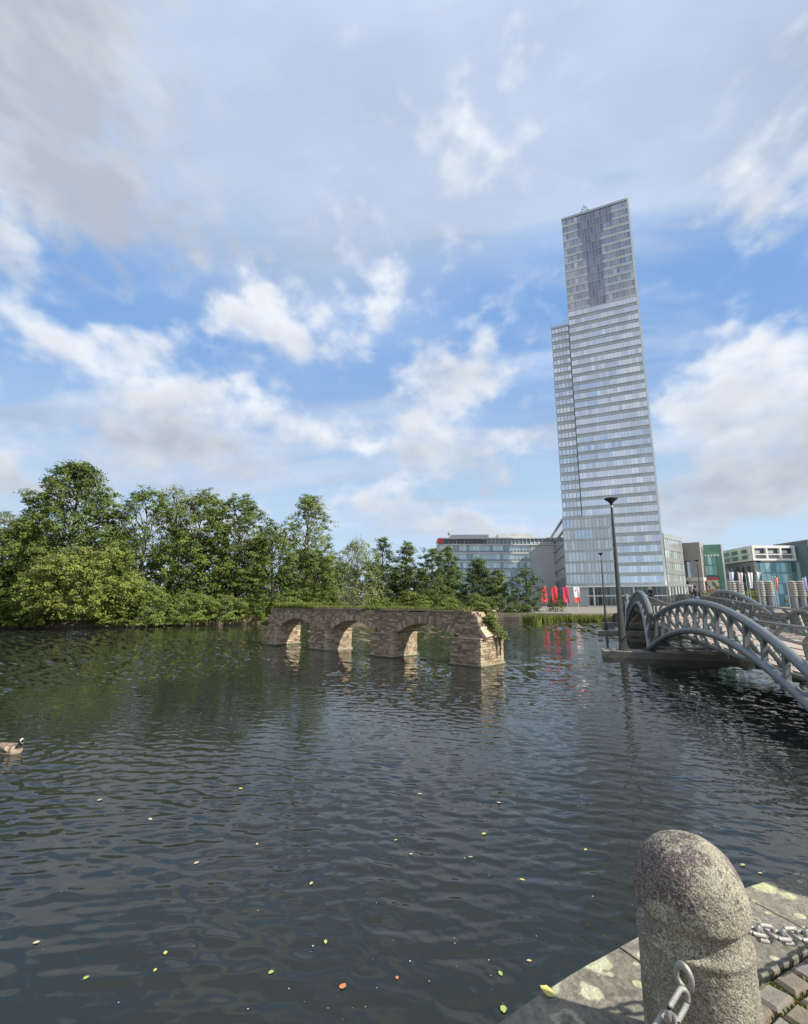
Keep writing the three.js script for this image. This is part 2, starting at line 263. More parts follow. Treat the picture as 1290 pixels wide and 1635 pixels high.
  // setts in rows along the coping
  const variants = []; for (let k = 0; k < 9; k++) {
    const g = new GB(), J = (v, a = 0.17) => v + (r() - 0.5) * a, T = [[J(-0.5), J(0.5)], [J(0.5), J(0.5)], [J(0.5), J(-0.5)], [J(-0.5), J(-0.5)]], L = (i, s, y) => [T[i][0] * s, y, T[i][1] * s];
    const ring = [[1, -0.9], [1, -0.34], [0.93, -0.12], [0.74, 0.0]];
    for (let m = 0; m < 3; m++) for (let i = 0; i < 4; i++) { const j = (i + 1) % 4; g.quad(L(i, ring[m][0], ring[m][1]), L(j, ring[m][0], ring[m][1]), L(j, ring[m + 1][0], ring[m + 1][1]), L(i, ring[m + 1][0], ring[m + 1][1])); }
    const c = [0, 0.07, 0]; for (let i = 0; i < 4; i++) { const j = (i + 1) % 4, a = L(i, 0.74, 0), b = L(j, 0.74, 0); const s = g.v(...a, 0, 1, 0, a[0], a[2]); g.v(...b, 0, 1, 0, b[0], b[2]); g.v(...c, 0, 1, 0, 0, 0); g.i.push(s, s + 1, s + 2); }
    variants.push(planarUV(g.geo()));
  }
  const sm = [[0.27, 0.225, 0.18], [0.33, 0.27, 0.21], [0.21, 0.185, 0.16], [0.37, 0.29, 0.22], [0.29, 0.26, 0.23]].map((c) => std(col(...c), 0.85, { map: rep(grimeTex, 1.3), bumpMap: rep(roughTex, 1.2), bumpScale: 0.012 }));
  const tuft = new GB();
  const sb = near(1.03, 2.5);
  for (let row = 0; row < 11; row++) {
    const w = 0.455 + row * 0.112; let s = sb * len - 0.7 + r() * 0.1;
    while (s < sb * len + 2.1) {
      const l = 0.11 + r() * 0.07, [x, f, tx, tf] = at((s + l / 2) / len), px = x + tf * w, pf = f - tx * w;
      if (Math.hypot(px - 1.03, pf - 1.945) > 0.2) { const m = mesh('sett', variants[Math.floor(r() * 9)], sm[Math.floor(r() * 5)], quay); m.position.set(px, QY - 0.004 + (r() - 0.5) * 0.02, -pf); m.rotation.set((r() - 0.5) * 0.12, Math.atan2(tf, tx) + (r() - 0.5) * 0.1, (r() - 0.5) * 0.05); m.scale.set(l - 0.02, 0.1, 0.094); }
      for (let q = 0; q < 46; q++) if (fbm(px * 3 + 5, pf * 3, 3) > 0.40 && r() < 0.9) { const e = r() < 0.5, ox = e ? (r() - 0.5) * l : (l / 2) * (r() < 0.5 ? 1 : -1), ow = e ? (r() < 0.5 ? 0.055 : -0.055) : (r() - 0.5) * 0.1, X = px + tx * ox + tf * ow, F = pf + tf * ox - tx * ow, hgt = 0.008 + r() * 0.014, an = r() * 6.28, wd = 0.006; tuft.color = [0.09 + 0.08 * r(), 0.12 + 0.06 * r(), 0.025]; const c = Math.cos(an) * wd, d = Math.sin(an) * wd; tuft.quad([X - c, QY - 0.03, -F - d], [X + c, QY - 0.03, -F + d], [X + c * 0.6 + d, QY - 0.03 + hgt, -F + d * 0.6 + c], [X - c * 0.6 + d, QY - 0.03 + hgt, -F - d * 0.6 + c]); }
      s += l;
    }
  }
  stuff(mesh('moss', tuft.geo(), std(0xffffff, 1, { vertexColors: true, side: THREE.DoubleSide }), quay));
}
// ------------------------------------------------------------------ stone bollards and chains
function makeBollard() {
  const prof = [[0.184, -0.12], [0.182, 0.15], [0.18, 0.30], [0.18, 0.40], [0.18, 0.425], [0.183, 0.434], [0.183, 0.442], [0.180, 0.446], [0.160, 0.449], [0.155, 0.454], [0.153, 0.47], [0.153, 0.495], [0.153, 0.508], [0.157, 0.514], [0.174, 0.518], [0.180, 0.525], [0.182, 0.533], [0.1825, 0.546]];
  for (let k = 1; k <= 26; k++) { const a = k / 26 * Math.PI / 2; prof.push([Math.max(0.0002, 0.1825 * Math.pow(Math.cos(a), 0.86)), 0.546 + 0.205 * Math.pow(Math.sin(a), 0.96)]); }
  const pts = []; for (let i = 0; i + 1 < prof.length; i++) { const n = Math.max(1, Math.round(Math.hypot(prof[i + 1][0] - prof[i][0], prof[i + 1][1] - prof[i][1]) / 0.008)); for (let k = 0; k < n; k++) pts.push(new THREE.Vector2(mixf(prof[i][0], prof[i + 1][0], k / n), mixf(prof[i][1], prof[i + 1][1], k / n))); }
  pts.push(new THREE.Vector2(0.0001, 0.751));
  const g = new THREE.LatheGeometry(pts, 144), p = g.attributes.position, u = g.attributes.uv;
  const arc = [0]; for (let i = 1; i < pts.length; i++) arc.push(arc[i - 1] + pts[i].distanceTo(pts[i - 1])); const total = arc[arc.length - 1];
  for (let i = 0; i < p.count; i++) {
    const row = i % pts.length, turn = Math.floor(i / pts.length) / 144, x = p.getX(i), y = p.getY(i), z = p.getZ(i), wr = turn === 1 ? 0 : turn * 6.28318, cx = Math.cos(wr) * 1.6, cz = Math.sin(wr) * 1.6;
    const d = (n3(cx * 9, y * 50, cz * 9 + 20) - 0.5) * 0.0025 + (n3(cx * 3, y * 14, cz * 3 + 3) - 0.5) * 0.003, rr = Math.hypot(x, z), k = rr > 0.02 ? (rr + d) / rr : 1;
    p.setXYZ(i, x * k, y + (y > 0.6 ? d * 0.6 : 0), z * k); u.setXY(i, turn, arc[row] / total);
  }
  g.computeVertexNormals();
  // grain, dark purple crust on the head and lichen islands, drawn at a millimetre
  const N = 1280, M = 1100; let seg = 0;
  const where = (v) => { const t = v * total; while (seg + 2 < arc.length && arc[seg + 1] < t) seg++; while (seg > 0 && arc[seg] > t) seg--; const q = (t - arc[seg]) / (arc[seg + 1] - arc[seg] + 1e-9); return [mixf(pts[seg].x, pts[seg + 1].x, q), mixf(pts[seg].y, pts[seg + 1].y, q)]; };
  const map = dataTex(N, M, (i, j) => {
    const [rr, y] = where((j + 0.5) / M), th = (i + 0.5) / N * 6.28318, x = rr * Math.sin(th), z = rr * Math.cos(th);
    const gr = n3(x * 330, y * 330, z * 330 + 9), gs = n3(x * 170 + 5, y * 170, z * 170), q = n3(x * 15 + 7, y * 15, z * 15) * 0.55 + n3(x * 45, y * 45 + 5, z * 45) * 0.3 + gs * 0.15;
    const l = n3(x * 14 + 31, y * 14 + 4, z * 14) * 0.5 + n3(x * 48 + 9, y * 48, z * 48) * 0.22 + n3(x * 120, y * 120 + 3, z * 120) * 0.28;
    let cr = 0.31, cg = 0.29, cb = 0.235;
    if (y > 0.513) { const e1 = Math.hypot(x + 0.13, y - 0.63, z - 0.08), e2 = Math.hypot(x + 0.02, y - 0.7, z - 0.15), c = sstep(0.52, 0.60, q * 0.75 + gr * 0.35 + (e1 < 0.17 || e2 < 0.085 ? 0.12 : -0.06)); const cg2 = c * (gr > 0.66 ? 0.45 : 1); cr = mixf(0.33, 0.16, cg2); cg = mixf(0.305, 0.125, cg2); cb = mixf(0.255, 0.122, cg2); }
    else { const st = sstep(0.45, 0.7, n3(x * 9, y * 5 + 40, z * 9) * 0.8 + gs * 0.2); cr = mixf(cr, 0.215, st * 0.8); cg = mixf(cg, 0.205, st * 0.8); cb = mixf(cb, 0.145, st * 0.8); }
    const li = sstep(0.545, 0.62, l + (y > 0.513 ? 0.02 : -0.04)); cr = mixf(cr, 0.44, li * 0.7); cg = mixf(cg, 0.425, li * 0.7); cb = mixf(cb, 0.32, li * 0.7);
    const fl = n3(x * 260 + 3, y * 260, z * 260 + 40), k = (0.12 + 0.70 * gr + 0.38 * gs) * (fl > 0.72 ? 0.5 : fl < 0.2 ? 1.3 : 1); return [cr * k, cg * k * 0.985, cb * k];
  });
  const granB = dataTex(1024, 1024, (x, y) => { const a = tileN(x, y, 1024, 110, 3), b = tileN(x, y, 1024, 45, 3), t = 0.6 * a + 0.4 * b; return [t, t, t]; }); granB.repeat.set(2, 1.8);
  return [g, new THREE.MeshStandardMaterial({ map, bumpMap: granB, bumpScale: 0.006, roughness: 0.95 })];
}
const ironM = std(col(0.46, 0.46, 0.45), 0.5, { metalness: 0.55, map: rep(grimeTex, 3), bumpMap: rep(roughTex, 4), bumpScale: 0.002 });
const rustM = std(col(0.28, 0.17, 0.09), 0.9, { metalness: 0.2, map: rep(grimeTex, 4) });
{
  const [bg, bm] = makeBollard();
  const b = mesh('stone_bollard', bg, bm); b.position.copy(V(1.03, 1.945, QY)); tag(b, 'round granite bollard with purple lichened dome head, chains on both sides', 'bollard', 'bollards along the quay edge');
  const eyeG = new THREE.TorusGeometry(0.024, 0.0095, 8, 20);
  const stadium = []; for (let k = 0; k < 24; k++) { const a = k / 24 * 6.28318; stadium.push(new THREE.Vector3(Math.cos(a) * 0.026, Math.sin(a) * 0.026 + (Math.sin(a) >= 0 ? 0.024 : -0.024), 0)); }
  const linkG = new THREE.TubeGeometry(new THREE.CatmullRomCurve3(stadium, true, 'catmullrom', 0.5), 40, 0.0084, 8, true);
  function chain(a, c, sag, label) {
    const o = thing('chain', label, 'chain', undefined, a.clone());
    const N = 60, pts = []; for (let k = 0; k <= N; k++) { const t = k / N, p = a.clone().lerp(c, t); p.y -= sag * 4 * t * (1 - t) + 0.06 * Math.sin(Math.PI * t) ** 0.5 * 0; pts.push(p); }
    const cv = new THREE.CatmullRomCurve3(pts), L = cv.getLength(), n = Math.round(L / 0.082);
    for (let k = 0; k < n; k++) {
      const s = (k + 0.5) / n, p = cv.getPointAt(s).sub(a), t = cv.getTangentAt(s), m = mesh('link', linkG, ironM, o); m.position.copy(p);
      const q = new THREE.Quaternion().setFromUnitVectors(new THREE.Vector3(0, 1, 0), t); m.quaternion.copy(q).multiply(new THREE.Quaternion().setFromAxisAngle(new THREE.Vector3(0, 1, 0), (k % 2 ? Math.PI / 2 : 0) + 0.5));
    }
    return o;
  }
  function staple(x, f, y, dirx, dirf, parent) { const m = mesh('staple', eyeG, ironM, parent); m.position.copy(V(x, f, y).sub(parent.position)); m.rotation.y = Math.atan2(-dirf, dirx) + 0.0; m.scale.y = 1.35; return m; }
  const b1 = copyOf(b, V(-0.87, 0.87, QY), 1.2, 'round granite bollard holding the far end of the sagging left chain'), b2 = copyOf(b, V(2.98, 2.86, QY), 2.3, 'round granite bollard holding the chain beyond the paved setts');
  staple(0.905, 1.79, QY + 0.405, -0.55, -0.83, b); staple(1.205, 2.02, QY + 0.43, 0.88, 0.47, b);
  chain(V(0.89, 1.765, QY + 0.375), V(-0.72, 0.98, QY + 0.40), 0.27, 'grey iron chain hanging steeply from the front of the granite bollard');
  chain(V(1.23, 2.035, QY + 0.41), V(2.8, 2.78, QY + 0.42), 0.20, 'grey iron chain sagging from the bollard over the setts and coping');
}
// ------------------------------------------------------------------ ruined arched stone bridge
{
  const r = rngOf(99), o = thing('ruined_stone_bridge', 'ruined stone bridge of three low arches standing in the lake', 'bridge', undefined, V(3.19, 20.55, 0), -42.5 * R);
  const pal = [[0.37, 0.285, 0.195], [0.29, 0.22, 0.155], [0.43, 0.335, 0.225], [0.24, 0.19, 0.15], [0.50, 0.40, 0.28], [0.38, 0.30, 0.21], [0.33, 0.235, 0.165], [0.56, 0.475, 0.355]];
  const mats = pal.map((c) => std(col(...c), 0.95, { map: rep(grimeTex, 0.9), bumpMap: rep(roughTex, 1.5), bumpScale: 0.02 }));
  const mv = std(0xffffff, 0.95, { vertexColors: true, map: rep(grimeTex, 0.9), bumpMap: rep(roughTex, 1.5), bumpScale: 0.02 });
  const mortar = std(col(0.27, 0.22, 0.17), 1, { map: rep(roughTex, 0.8) });
  const variants = []; for (let k = 0; k < 10; k++) { const g = new GB(); g.box(-0.5, 0.5, -0.5, 0.5, -0.5, 0.5, 0.06, r); variants.push(g.geo()); }
  const merged = new GB(); let single = 0;
  const pick = () => { const q = r(); return q < 0.05 ? 7 : q < 0.14 ? 4 : Math.floor(r() * 7); };
  function stone(x0, x1, y0, y1, z0, z1, one, k = pick()) {
    if (one && single < 290) { single++; const m = mesh('stone', variants[Math.floor(r() * 10)], mats[k], o); m.position.set((x0 + x1) / 2, (y0 + y1) / 2, (z0 + z1) / 2); m.scale.set(x1 - x0, y1 - y0, z1 - z0); }
    else { const j = 0.85 + 0.3 * r(); merged.color = pal[k].map((c) => c * j); merged.box(x0, x1, y0, y1, z0, z1, 0.012, r); }
  }
  const PW = 1.58, SP = 5.07, D = 1.8, HS = 1.745, RAD = 3.09, YC = 1.67 - 3.09;
  const plinthM = std(col(0.40, 0.36, 0.29), 0.9, { map: rep(grimeTex, 0.7), bumpMap: rep(roughTex, 1), bumpScale: 0.02 }), algae = std(col(0.16, 0.19, 0.07), 0.9, { map: rep(roughTex, 2) });
  for (let k = 0; k < 4; k++) {
    const xr = -SP * k, xl = xr - PW, c = new GB(); c.box(xl + 0.03, xr - 0.03, -1, 1.12, -D + 0.03, -0.03); mesh('pier_core', c.geo(), mortar, o);
    const pl = new GB(); pl.box(xl - 0.05, xr + 0.05, -0.9, 0.075, -D - 0.05, 0.05, 0.008, r); mesh('plinth', pl.geo(), plinthM, o);
    const al = new GB(); al.box(xl - 0.058, xr + 0.058, -0.5, 0.045, -D - 0.058, 0.058, 0.01, r); mesh('algae_band', al.geo(), algae, o);
    const cap = new GB(); cap.box(xl - 0.035, xr + 0.04, 1.105, 1.15, -D - 0.03, 0.04, 0.012, r); mesh('ledge', cap.geo(), mats[k === 1 ? 4 : 5], o);
    for (let c2 = 0; c2 < 10; c2++) {
      const y0 = 0.075 + c2 * 0.103, y1 = y0 + 0.09, long = c2 % 2;
      // corner blocks alternate, then stones along the front and the right-hand side
      const qa = long ? 0.26 : 0.15, qb = long ? 0.15 : 0.26;
      stone(xr - qa, xr + 0.012, y0, y1, -qb, 0.012, k < 2, r() < 0.65 ? 7 : 4);
      for (let x = xr - qa - 0.012; x > xl + 0.02;) { const w = Math.min(0.16 + r() * 0.2, x - xl); if (x - w < xl + 0.08) { stone(xl - 0.01, x, y0, y1, -0.2, 0.01 * r(), k < 2); break; } stone(x - w, x, y0, y1, -0.2, 0.014 * r(), k < 2); x -= w + 0.012; }
      for (let z = -qb - 0.012; z > -D + 0.02;) { const w = Math.min(0.16 + r() * 0.2, z + D); stone(xr - 0.2, xr + 0.014 * r(), y0, y1, z - w, z, k < 2, r() < 0.3 ? 4 : pick()); z -= w + 0.012; }
      for (let z = -0.21; z > -D + 0.02;) { const w = Math.min(0.3 + r() * 0.3, z + D); stone(xl - 0.012 * r(), xl + 0.2, y0, y1, z - w, z, false); z -= w + 0.012; }
      for (let x = xr; x > xl + 0.02;) { const w = Math.min(0.3 + r() * 0.3, x - xl); stone(x - w, x, y0, y1, -D - 0.01 * r(), -D + 0.2, false); x -= w + 0.012; }
    }
  }
  // spandrel wall core with its arches
  const XL = -SP * 3 - PW + 0.1, s = new THREE.Shape(); s.moveTo(XL, 1.14); s.lineTo(XL + 0.35, 2.2); s.lineTo(-0.5, 2.2); s.lineTo(-0.12, 1.5); s.lineTo(-0.06, 1.14);
  const cen = [0, 1, 2].map((k) => -PW - HS - SP * k);
  for (const c of cen) { s.lineTo(c + HS + 0.02, 1.14); for (let k = 0; k <= 24; k++) { const a = mixf(34.4, -34.4, k / 24) * R; s.lineTo(c + (RAD + 0.03) * Math.sin(a), YC + (RAD + 0.03) * Math.cos(a)); } s.lineTo(c - HS - 0.02, 1.14); }
  const wg = new THREE.ExtrudeGeometry(s, { depth: 1.12, bevelEnabled: false }); wg.translate(0, 0, -1.44); mesh('wall_core', wg, mortar, o);
  for (const c of cen) for (let k = 0; k < 31; k++) {
    const a0 = mixf(-34.6, 34.6, (k + 0.04) / 31) * R, a1 = mixf(-34.6, 34.6, (k + 0.96) / 31) * R, ra = RAD + 0.005 * r(), rb = RAD + 0.28 + 0.07 * r(), zf = -0.262 + 0.018 * r(), P = (a, q, z) => [c + q * Math.sin(a), YC + q * Math.cos(a), z];
    const g = new GB(); g.hexa([P(a0, ra, zf), P(a1, ra, zf), P(a1, ra, -1.47), P(a0, ra, -1.47), P(a0, rb, zf), P(a1, rb, zf), P(a1, rb, -1.47), P(a0, rb, -1.47)]); mesh('voussoir', g.geo(), mats[pick()], o);
  }
  for (let c2 = 0; c2 < 11; c2++) {
    const y0 = 1.155 + c2 * 0.096, y1 = y0 + 0.084, xe = mixf(-0.06, -0.5, sstep(0, 1, c2 / 10)) + (r() - 0.5) * 0.16, xs = XL + 0.35 * c2 / 11;
    for (const back of [0, 1]) for (let x = xe; x > xs + 0.05;) {
      const w = Math.min(0.14 + r() * 0.22, x - xs), xm = x - w / 2;
      const clear = cen.every((c) => { const d = xm - c; return Math.hypot(d, y0 - YC) > RAD + 0.2 || Math.abs(d) > HS + 0.35; });
      if (clear) back ? stone(x - w, x, y0, y1, -1.45 - 0.02 * r(), -1.25, false) : stone(x - w, x, y0, y1, -0.5, -0.288 + 0.02 * r(), c2 > 4 && x > -6, pick());
      x -= w + 0.011;
    }
  }
  // broken end: rough core blocks stepping down to the pier
  for (let c2 = 0; c2 < 11; c2++) for (let z = -0.3; z > -1.4;) { const w = 0.2 + r() * 0.28, xe = mixf(0.02, -0.5, c2 / 10) + (r() - 0.5) * 0.22; stone(xe - 0.4, xe, 1.15 + c2 * 0.097, 1.15 + c2 * 0.097 + 0.11, Math.max(z - w, -1.43), z, false, r() < 0.65 ? 4 : 7); z -= w + 0.01; }
  { const g = new GB(); g.box(-0.28, 0.22, -0.07, 0.07, -0.3, 0.3, 0.03, r); const m = mesh('fallen_block', g.geo(), mats[7], o); m.position.set(-0.02, 1.36, -0.5); m.rotation.set(0.1, 0.1, -0.9); }
  const cor = new GB(); for (let x = XL + 0.3; x < -0.62;) { const w = 0.5 + r() * 0.6, x1 = Math.min(x + w, -0.58); cor.color = [0.22 + 0.08 * r(), 0.19 + 0.05 * r(), 0.15]; if (r() > 0.07) cor.box(x, x1 - 0.012, 2.205, 2.255, -1.5, -0.225, 0.008, r); x = x1; }
  mesh('string_course', cor.geo(), mv, o);
  for (let x = -11.8; x < -0.7;) { const w = 0.35 + r() * 0.55; if (r() > 0.25) stone(x, x + w, 2.258, 2.30 + 0.055 * r(), -0.6, -0.25, false, 5); if (r() > 0.2) stone(x, x + w, 2.258, 2.31 + 0.05 * r(), -1.42, -1.1, false, 5); x += w + 0.02; }
  stuff(mesh('stonework', merged.geo(), mv, o));
}
// ------------------------------------------------------------------ steel footbridge with tube arches
const NODES = [[6.85, 4.7], [7.98, 9.49], [12.07, 24.24], [18.2, 40.1], [24.9, 55.7], [31, 71.5]], BW = 5.6;
const nodeN = NODES.map((p, i) => { const a = NODES[Math.max(0, i - 1)], b = NODES[Math.min(NODES.length - 1, i + 1)], l = Math.hypot(b[0] - a[0], b[1] - a[1]); return [(b[1] - a[1]) / l, -(b[0] - a[0]) / l]; });
const bridgeAt = (i, t, off) => { const P = (k) => [NODES[k][0] + nodeN[k][0] * off, NODES[k][1] + nodeN[k][1] * off], a = P(i), b = P(i + 1); return [mixf(a[0], b[0], t), mixf(a[1], b[1], t)]; };
const deckPts = [[4, 1.06], [9, 1.05], [13, 1.08], [21, 1.42], [30, 1.9], [38, 2.2], [48, 2.25], [58, 1.9], [66, 1.35], [74, 1.08]];
const deckY = (f) => { for (let k = 0; k + 1 < deckPts.length; k++) if (f <= deckPts[k + 1][0]) { const t = Math.max(0, (f - deckPts[k][0]) / (deckPts[k + 1][0] - deckPts[k][0])); const m = (j) => { const a = deckPts[Math.max(0, j - 1)], b = deckPts[Math.min(deckPts.length - 1, j + 1)]; return (b[1] - a[1]) / (b[0] - a[0]); }, h = deckPts[k + 1][0] - deckPts[k][0], t2 = t * t, t3 = t2 * t; return (2 * t3 - 3 * t2 + 1) * deckPts[k][1] + (t3 - 2 * t2 + t) * h * m(k) + (-2 * t3 + 3 * t2) * deckPts[k + 1][1] + (t3 - t2) * h * m(k + 1); } return 1.1; };
{
  const r = rngOf(7), base = V(12.07, 24.24, 0), o = thing('footbridge', 'grey steel footbridge with curved tube arches and struts over the lake', 'bridge', undefined, base);
  const stain = dataTex(512, 512, (x, y) => { const a = tileN(x, y, 512, 7, 5), b = tileN(x, y, 512, 70, 3), c = sstep(0.54, 0.68, a * 0.7 + b * 0.3), t = 0.8 + 0.35 * (b - 0.5) + 0.25 * (a - 0.5); return [t * mixf(1, 0.86, c), t * mixf(1, 0.72, c), t * mixf(1, 0.56, c)]; });
  const steel = std(col(0.195, 0.22, 0.235), 0.42, { metalness: 0.35, map: rep(stain, 0.9), bumpMap: rep(roughTex, 2), bumpScale: 0.002 });
  const steelW = std(col(0.23, 0.235, 0.225), 0.5, { metalness: 0.3, map: rep(grimeTex, 0.6) });
  const zinc = std(col(0.30, 0.31, 0.31), 0.45, { metalness: 0.5, map: rep(grimeTex, 1) });
  const loc = (g) => g.translate(-base.x, -base.y, -base.z);
  const tube = (pts, rad, name, mat, seg = 12) => mesh(name, loc(new THREE.TubeGeometry(new THREE.CatmullRomCurve3(pts), Math.max(2, pts.length * 2), rad, seg, false)), mat, o);
  const bar = (a, b, rad, name, mat, seg = 8) => mesh(name, loc(new THREE.TubeGeometry(new THREE.LineCurve3(a, b), 1, rad, seg, false)), mat, o);
  const LEAN = 0.15;
  const spans = { 1: { L: 15.3, low: (t) => 0.4 + 1.27 * (1 - (2 * t - 1) ** 2), top: (t) => { const s = 15.3 * (1 - t); return 2.655 * (1 - ((s - 6.5) / 11.1) ** 2); }, t0: 0.03, t1: 0.95, rad: 0.118 }, 2: { L: 17, low: (t) => 0.4 + 2.2 * (1 - (2 * t - 1) ** 2), top: (t) => 3.3 - 1.35 * (2 * t - 1) ** 2, t0: 0.02, t1: 0.98, rad: 0.12 } };
  spans[3] = spans[2];
  for (const i of [1, 2, 3]) for (const side of [0, 1]) {
    const S = spans[i], off = (h) => side ? BW - LEAN * (h - 0.4) : LEAN * (h - 0.4), P = (t, h, extra = 0) => { const [x, f] = bridgeAt(i, t, off(h) + (side ? -extra : extra)); return V(x, f, h); };
    const lo = [], to = [], inn = []; for (let k = 0; k <= 28; k++) { const t = k / 28; lo.push(P(t, S.low(t))); const tt = mixf(S.t0, S.t1, t); to.push(P(tt, S.top(tt))); const [x, f] = bridgeAt(i, t, side ? BW - 0.62 : 0.62); inn.push(V(x, f, deckY(f) - 0.10)); }
    tube(lo, S.rad, 'lower_arch_tube', steel, 14); tube(to, S.rad, 'upper_arch_tube', steel, 14); tube(inn, 0.075, 'deck_edge_tube', steelW, 10);
    for (const e of [to[0], to[28]]) { const q = new THREE.SphereGeometry(S.rad * 0.99, 12, 8); q.translate(e.x, e.y, e.z); mesh('tube_end_cap', loc(q), steel, o); }
    const n = 13;
    for (let k = 0; k < n; k++) {
      const t = mixf(S.t0 + 0.015, S.t1 - 0.02, k / (n - 1)), hl = S.low(t), ht = S.top(t), dt = 0.012 * (i === 1 ? -1 : 1);
      // flat plate post down to the lower arch
      const a = P(Math.min(1, Math.max(0, t + dt)), S.low(Math.min(1, Math.max(0, t + dt)))), b = P(t, ht);
      if (ht - hl > 0.3) { const al = P(t + 0.01, ht).sub(P(t - 0.01, ht)), g = new GB(); g.beam(a, b, 0.105, 0.15, al.normalize()); mesh('strut', loc(g.geo()), steel, o); }
      // round diagonal down to the deck edge
      const tn = Math.min(0.995, Math.max(0.005, t - 0.088 * (i === 1 ? 1 : -1))), [x, f] = bridgeAt(i, tn, side ? BW - 0.62 : 0.62); const e = V(x, f, deckY(f) - 0.1);
      if (b.y - e.y > 0.35 || k > 1) bar(b, e, 0.072, 'diagonal', steelW);
    }
    if (side === 0) { for (const [t, u] of [[0.0, 0.42], [1, 0.58]]) { const a = P(t, 0.5), [x, f] = bridgeAt(i, u, 1.6); bar(a, V(x, f, deckY(f) - 0.28), 0.045, 'tie_rod', steelW); } }
  }
  // deck: crossbeams, side beams and boards
  const boards = new GB(), beams = new GB();
  for (let i = 0; i < 5; i++) {
    const a = NODES[i], b = NODES[i + 1], L = Math.hypot(b[0] - a[0], b[1] - a[1]), n = Math.round(L / 0.16);
    for (let k = 0; k < n; k++) {
      const t0 = (k + 0.04) / n, t1 = (k + 0.96) / n, C = (t, off, dy) => { const [x, f] = bridgeAt(i, t, off); return [x, deckY(f) + dy, -f]; }, j = 0.85 + 0.3 * r(); boards.color = [0.44 * j, 0.365 * j, 0.325 * j];
      boards.hexa([C(t0, 0.7, -0.045), C(t0, BW - 0.7, -0.045), C(t1, BW - 0.7, -0.045), C(t1, 0.7, -0.045), C(t0, 0.7, 0), C(t0, BW - 0.7, 0), C(t1, BW - 0.7, 0), C(t1, 0.7, 0)]);
      if (k % 12 === 6) { const p = C(t0, 0.6, -0.17), q = C(t0, BW - 0.6, -0.17); beams.beam(new THREE.Vector3(...p), new THREE.Vector3(...q), 0.12, 0.22); }
      if (k % 6 === 0) for (const off of [1.4, 2.8, 4.2]) { const p = C(k / n, off, -0.22), q = C(Math.min(1, (k + 6) / n), off, -0.22); beams.beam(new THREE.Vector3(...p), new THREE.Vector3(...q), 0.16, 0.34); }
    }
  }
  stuff(mesh('deck_boards', loc(boards.geo()), std(0xffffff, 0.85, { vertexColors: true, map: rep(grimeTex, 0.7) }), o));
  stuff(mesh('deck_beams', loc(beams.geo()), std(col(0.19, 0.20, 0.205), 0.6, { metalness: 0.3 }), o));
  // railings: kinked flat posts, six rods, a round handrail
  for (const side of [0, 1]) {
    const rail = [], rods = [[], [], [], [], []];
    const at = (i, t, off, dy) => { const [x, f] = bridgeAt(i, t, side ? BW - off : off); return V(x, f, deckY(f) + dy); };
    for (let i = 0; i < 5; i++) {
      const a = NODES[i], b = NODES[i + 1], n = Math.round(Math.hypot(b[0] - a[0], b[1] - a[1]) / 1.55);
      for (let k = 0; k < n; k++) {
        const t = (k + 0.3) / n, foot = at(i, t, 0.74, -0.16), knee = at(i, t, 0.66, 0.72), head = at(i, t, 0.92, 1.0), al = at(i, t + 0.01, 0.74, 0).sub(at(i, t, 0.74, 0)).normalize();
        const g = new GB(); g.beam(foot, knee, 0.11, 0.035, al); g.beam(knee, head, 0.11, 0.034, al); mesh('rail_post', loc(g.geo()), steelW, o);
      }
      for (let k = 0; k <= 8; k++) { if (i && !k) continue; rail.push(at(i, k / 8, 0.92, 1.02)); for (let q = 0; q < 5; q++) rods[q].push(at(i, k / 8, 0.735 - 0.012 * q, 0.10 + 0.145 * q)); }
    }
    tube(rail, 0.042, 'handrail', zinc, 10); for (const q of rods) tube(q, 0.011, 'rail_rod', zinc, 6);
  }
  // concrete pier slabs in the water
  const conc = std(col(0.25, 0.235, 0.205), 0.9, { map: rep(grimeTex, 0.5), bumpMap: rep(roughTex, 0.8), bumpScale: 0.02 });
  for (let i = 1; i < 5; i++) {
    const ax = nodeN[i], U0 = i === 1 ? -0.1 : -2.15, VH = i === 1 ? 0.45 : 0.75, p = (u, v, y) => { const x = NODES[i][0] + ax[0] * u - ax[1] * v, f = NODES[i][1] + ax[1] * u + ax[0] * v; return [x, y, -f]; };
    const g = new GB(); g.hexa([p(U0, -VH, -1), p(BW + 0.8, -VH, -1), p(BW + 0.8, VH, -1), p(U0, VH, -1), p(U0, -VH, 0.3), p(BW + 0.8, -VH, 0.3), p(BW + 0.8, VH, 0.3), p(U0, VH, 0.3)]); mesh('pier_slab', loc(g.geo()), conc, o);
    for (const u of [0, BW]) { const s = new THREE.CylinderGeometry(0.26, 0.3, 0.14, 16), c = p(u, 0, 0.365); s.translate(...c); mesh('bearing', loc(s), std(col(0.05, 0.05, 0.05), 0.7), o); }
  }
  const ab = new GB(); const A = (u, v, y) => [31 + nodeN[5][0] * u - nodeN[5][1] * v, y, -(71.5 + nodeN[5][1] * u + nodeN[5][0] * v)]; ab.hexa([A(0, -1, -1), A(BW, -1, -1), A(BW, 4, -1), A(0, 4, -1), A(0, -1, 1.03), A(BW, -1, 1.03), A(BW, 4, 1.03), A(0, 4, 1.03)]); mesh('abutment', loc(ab.geo()), conc, o);
}
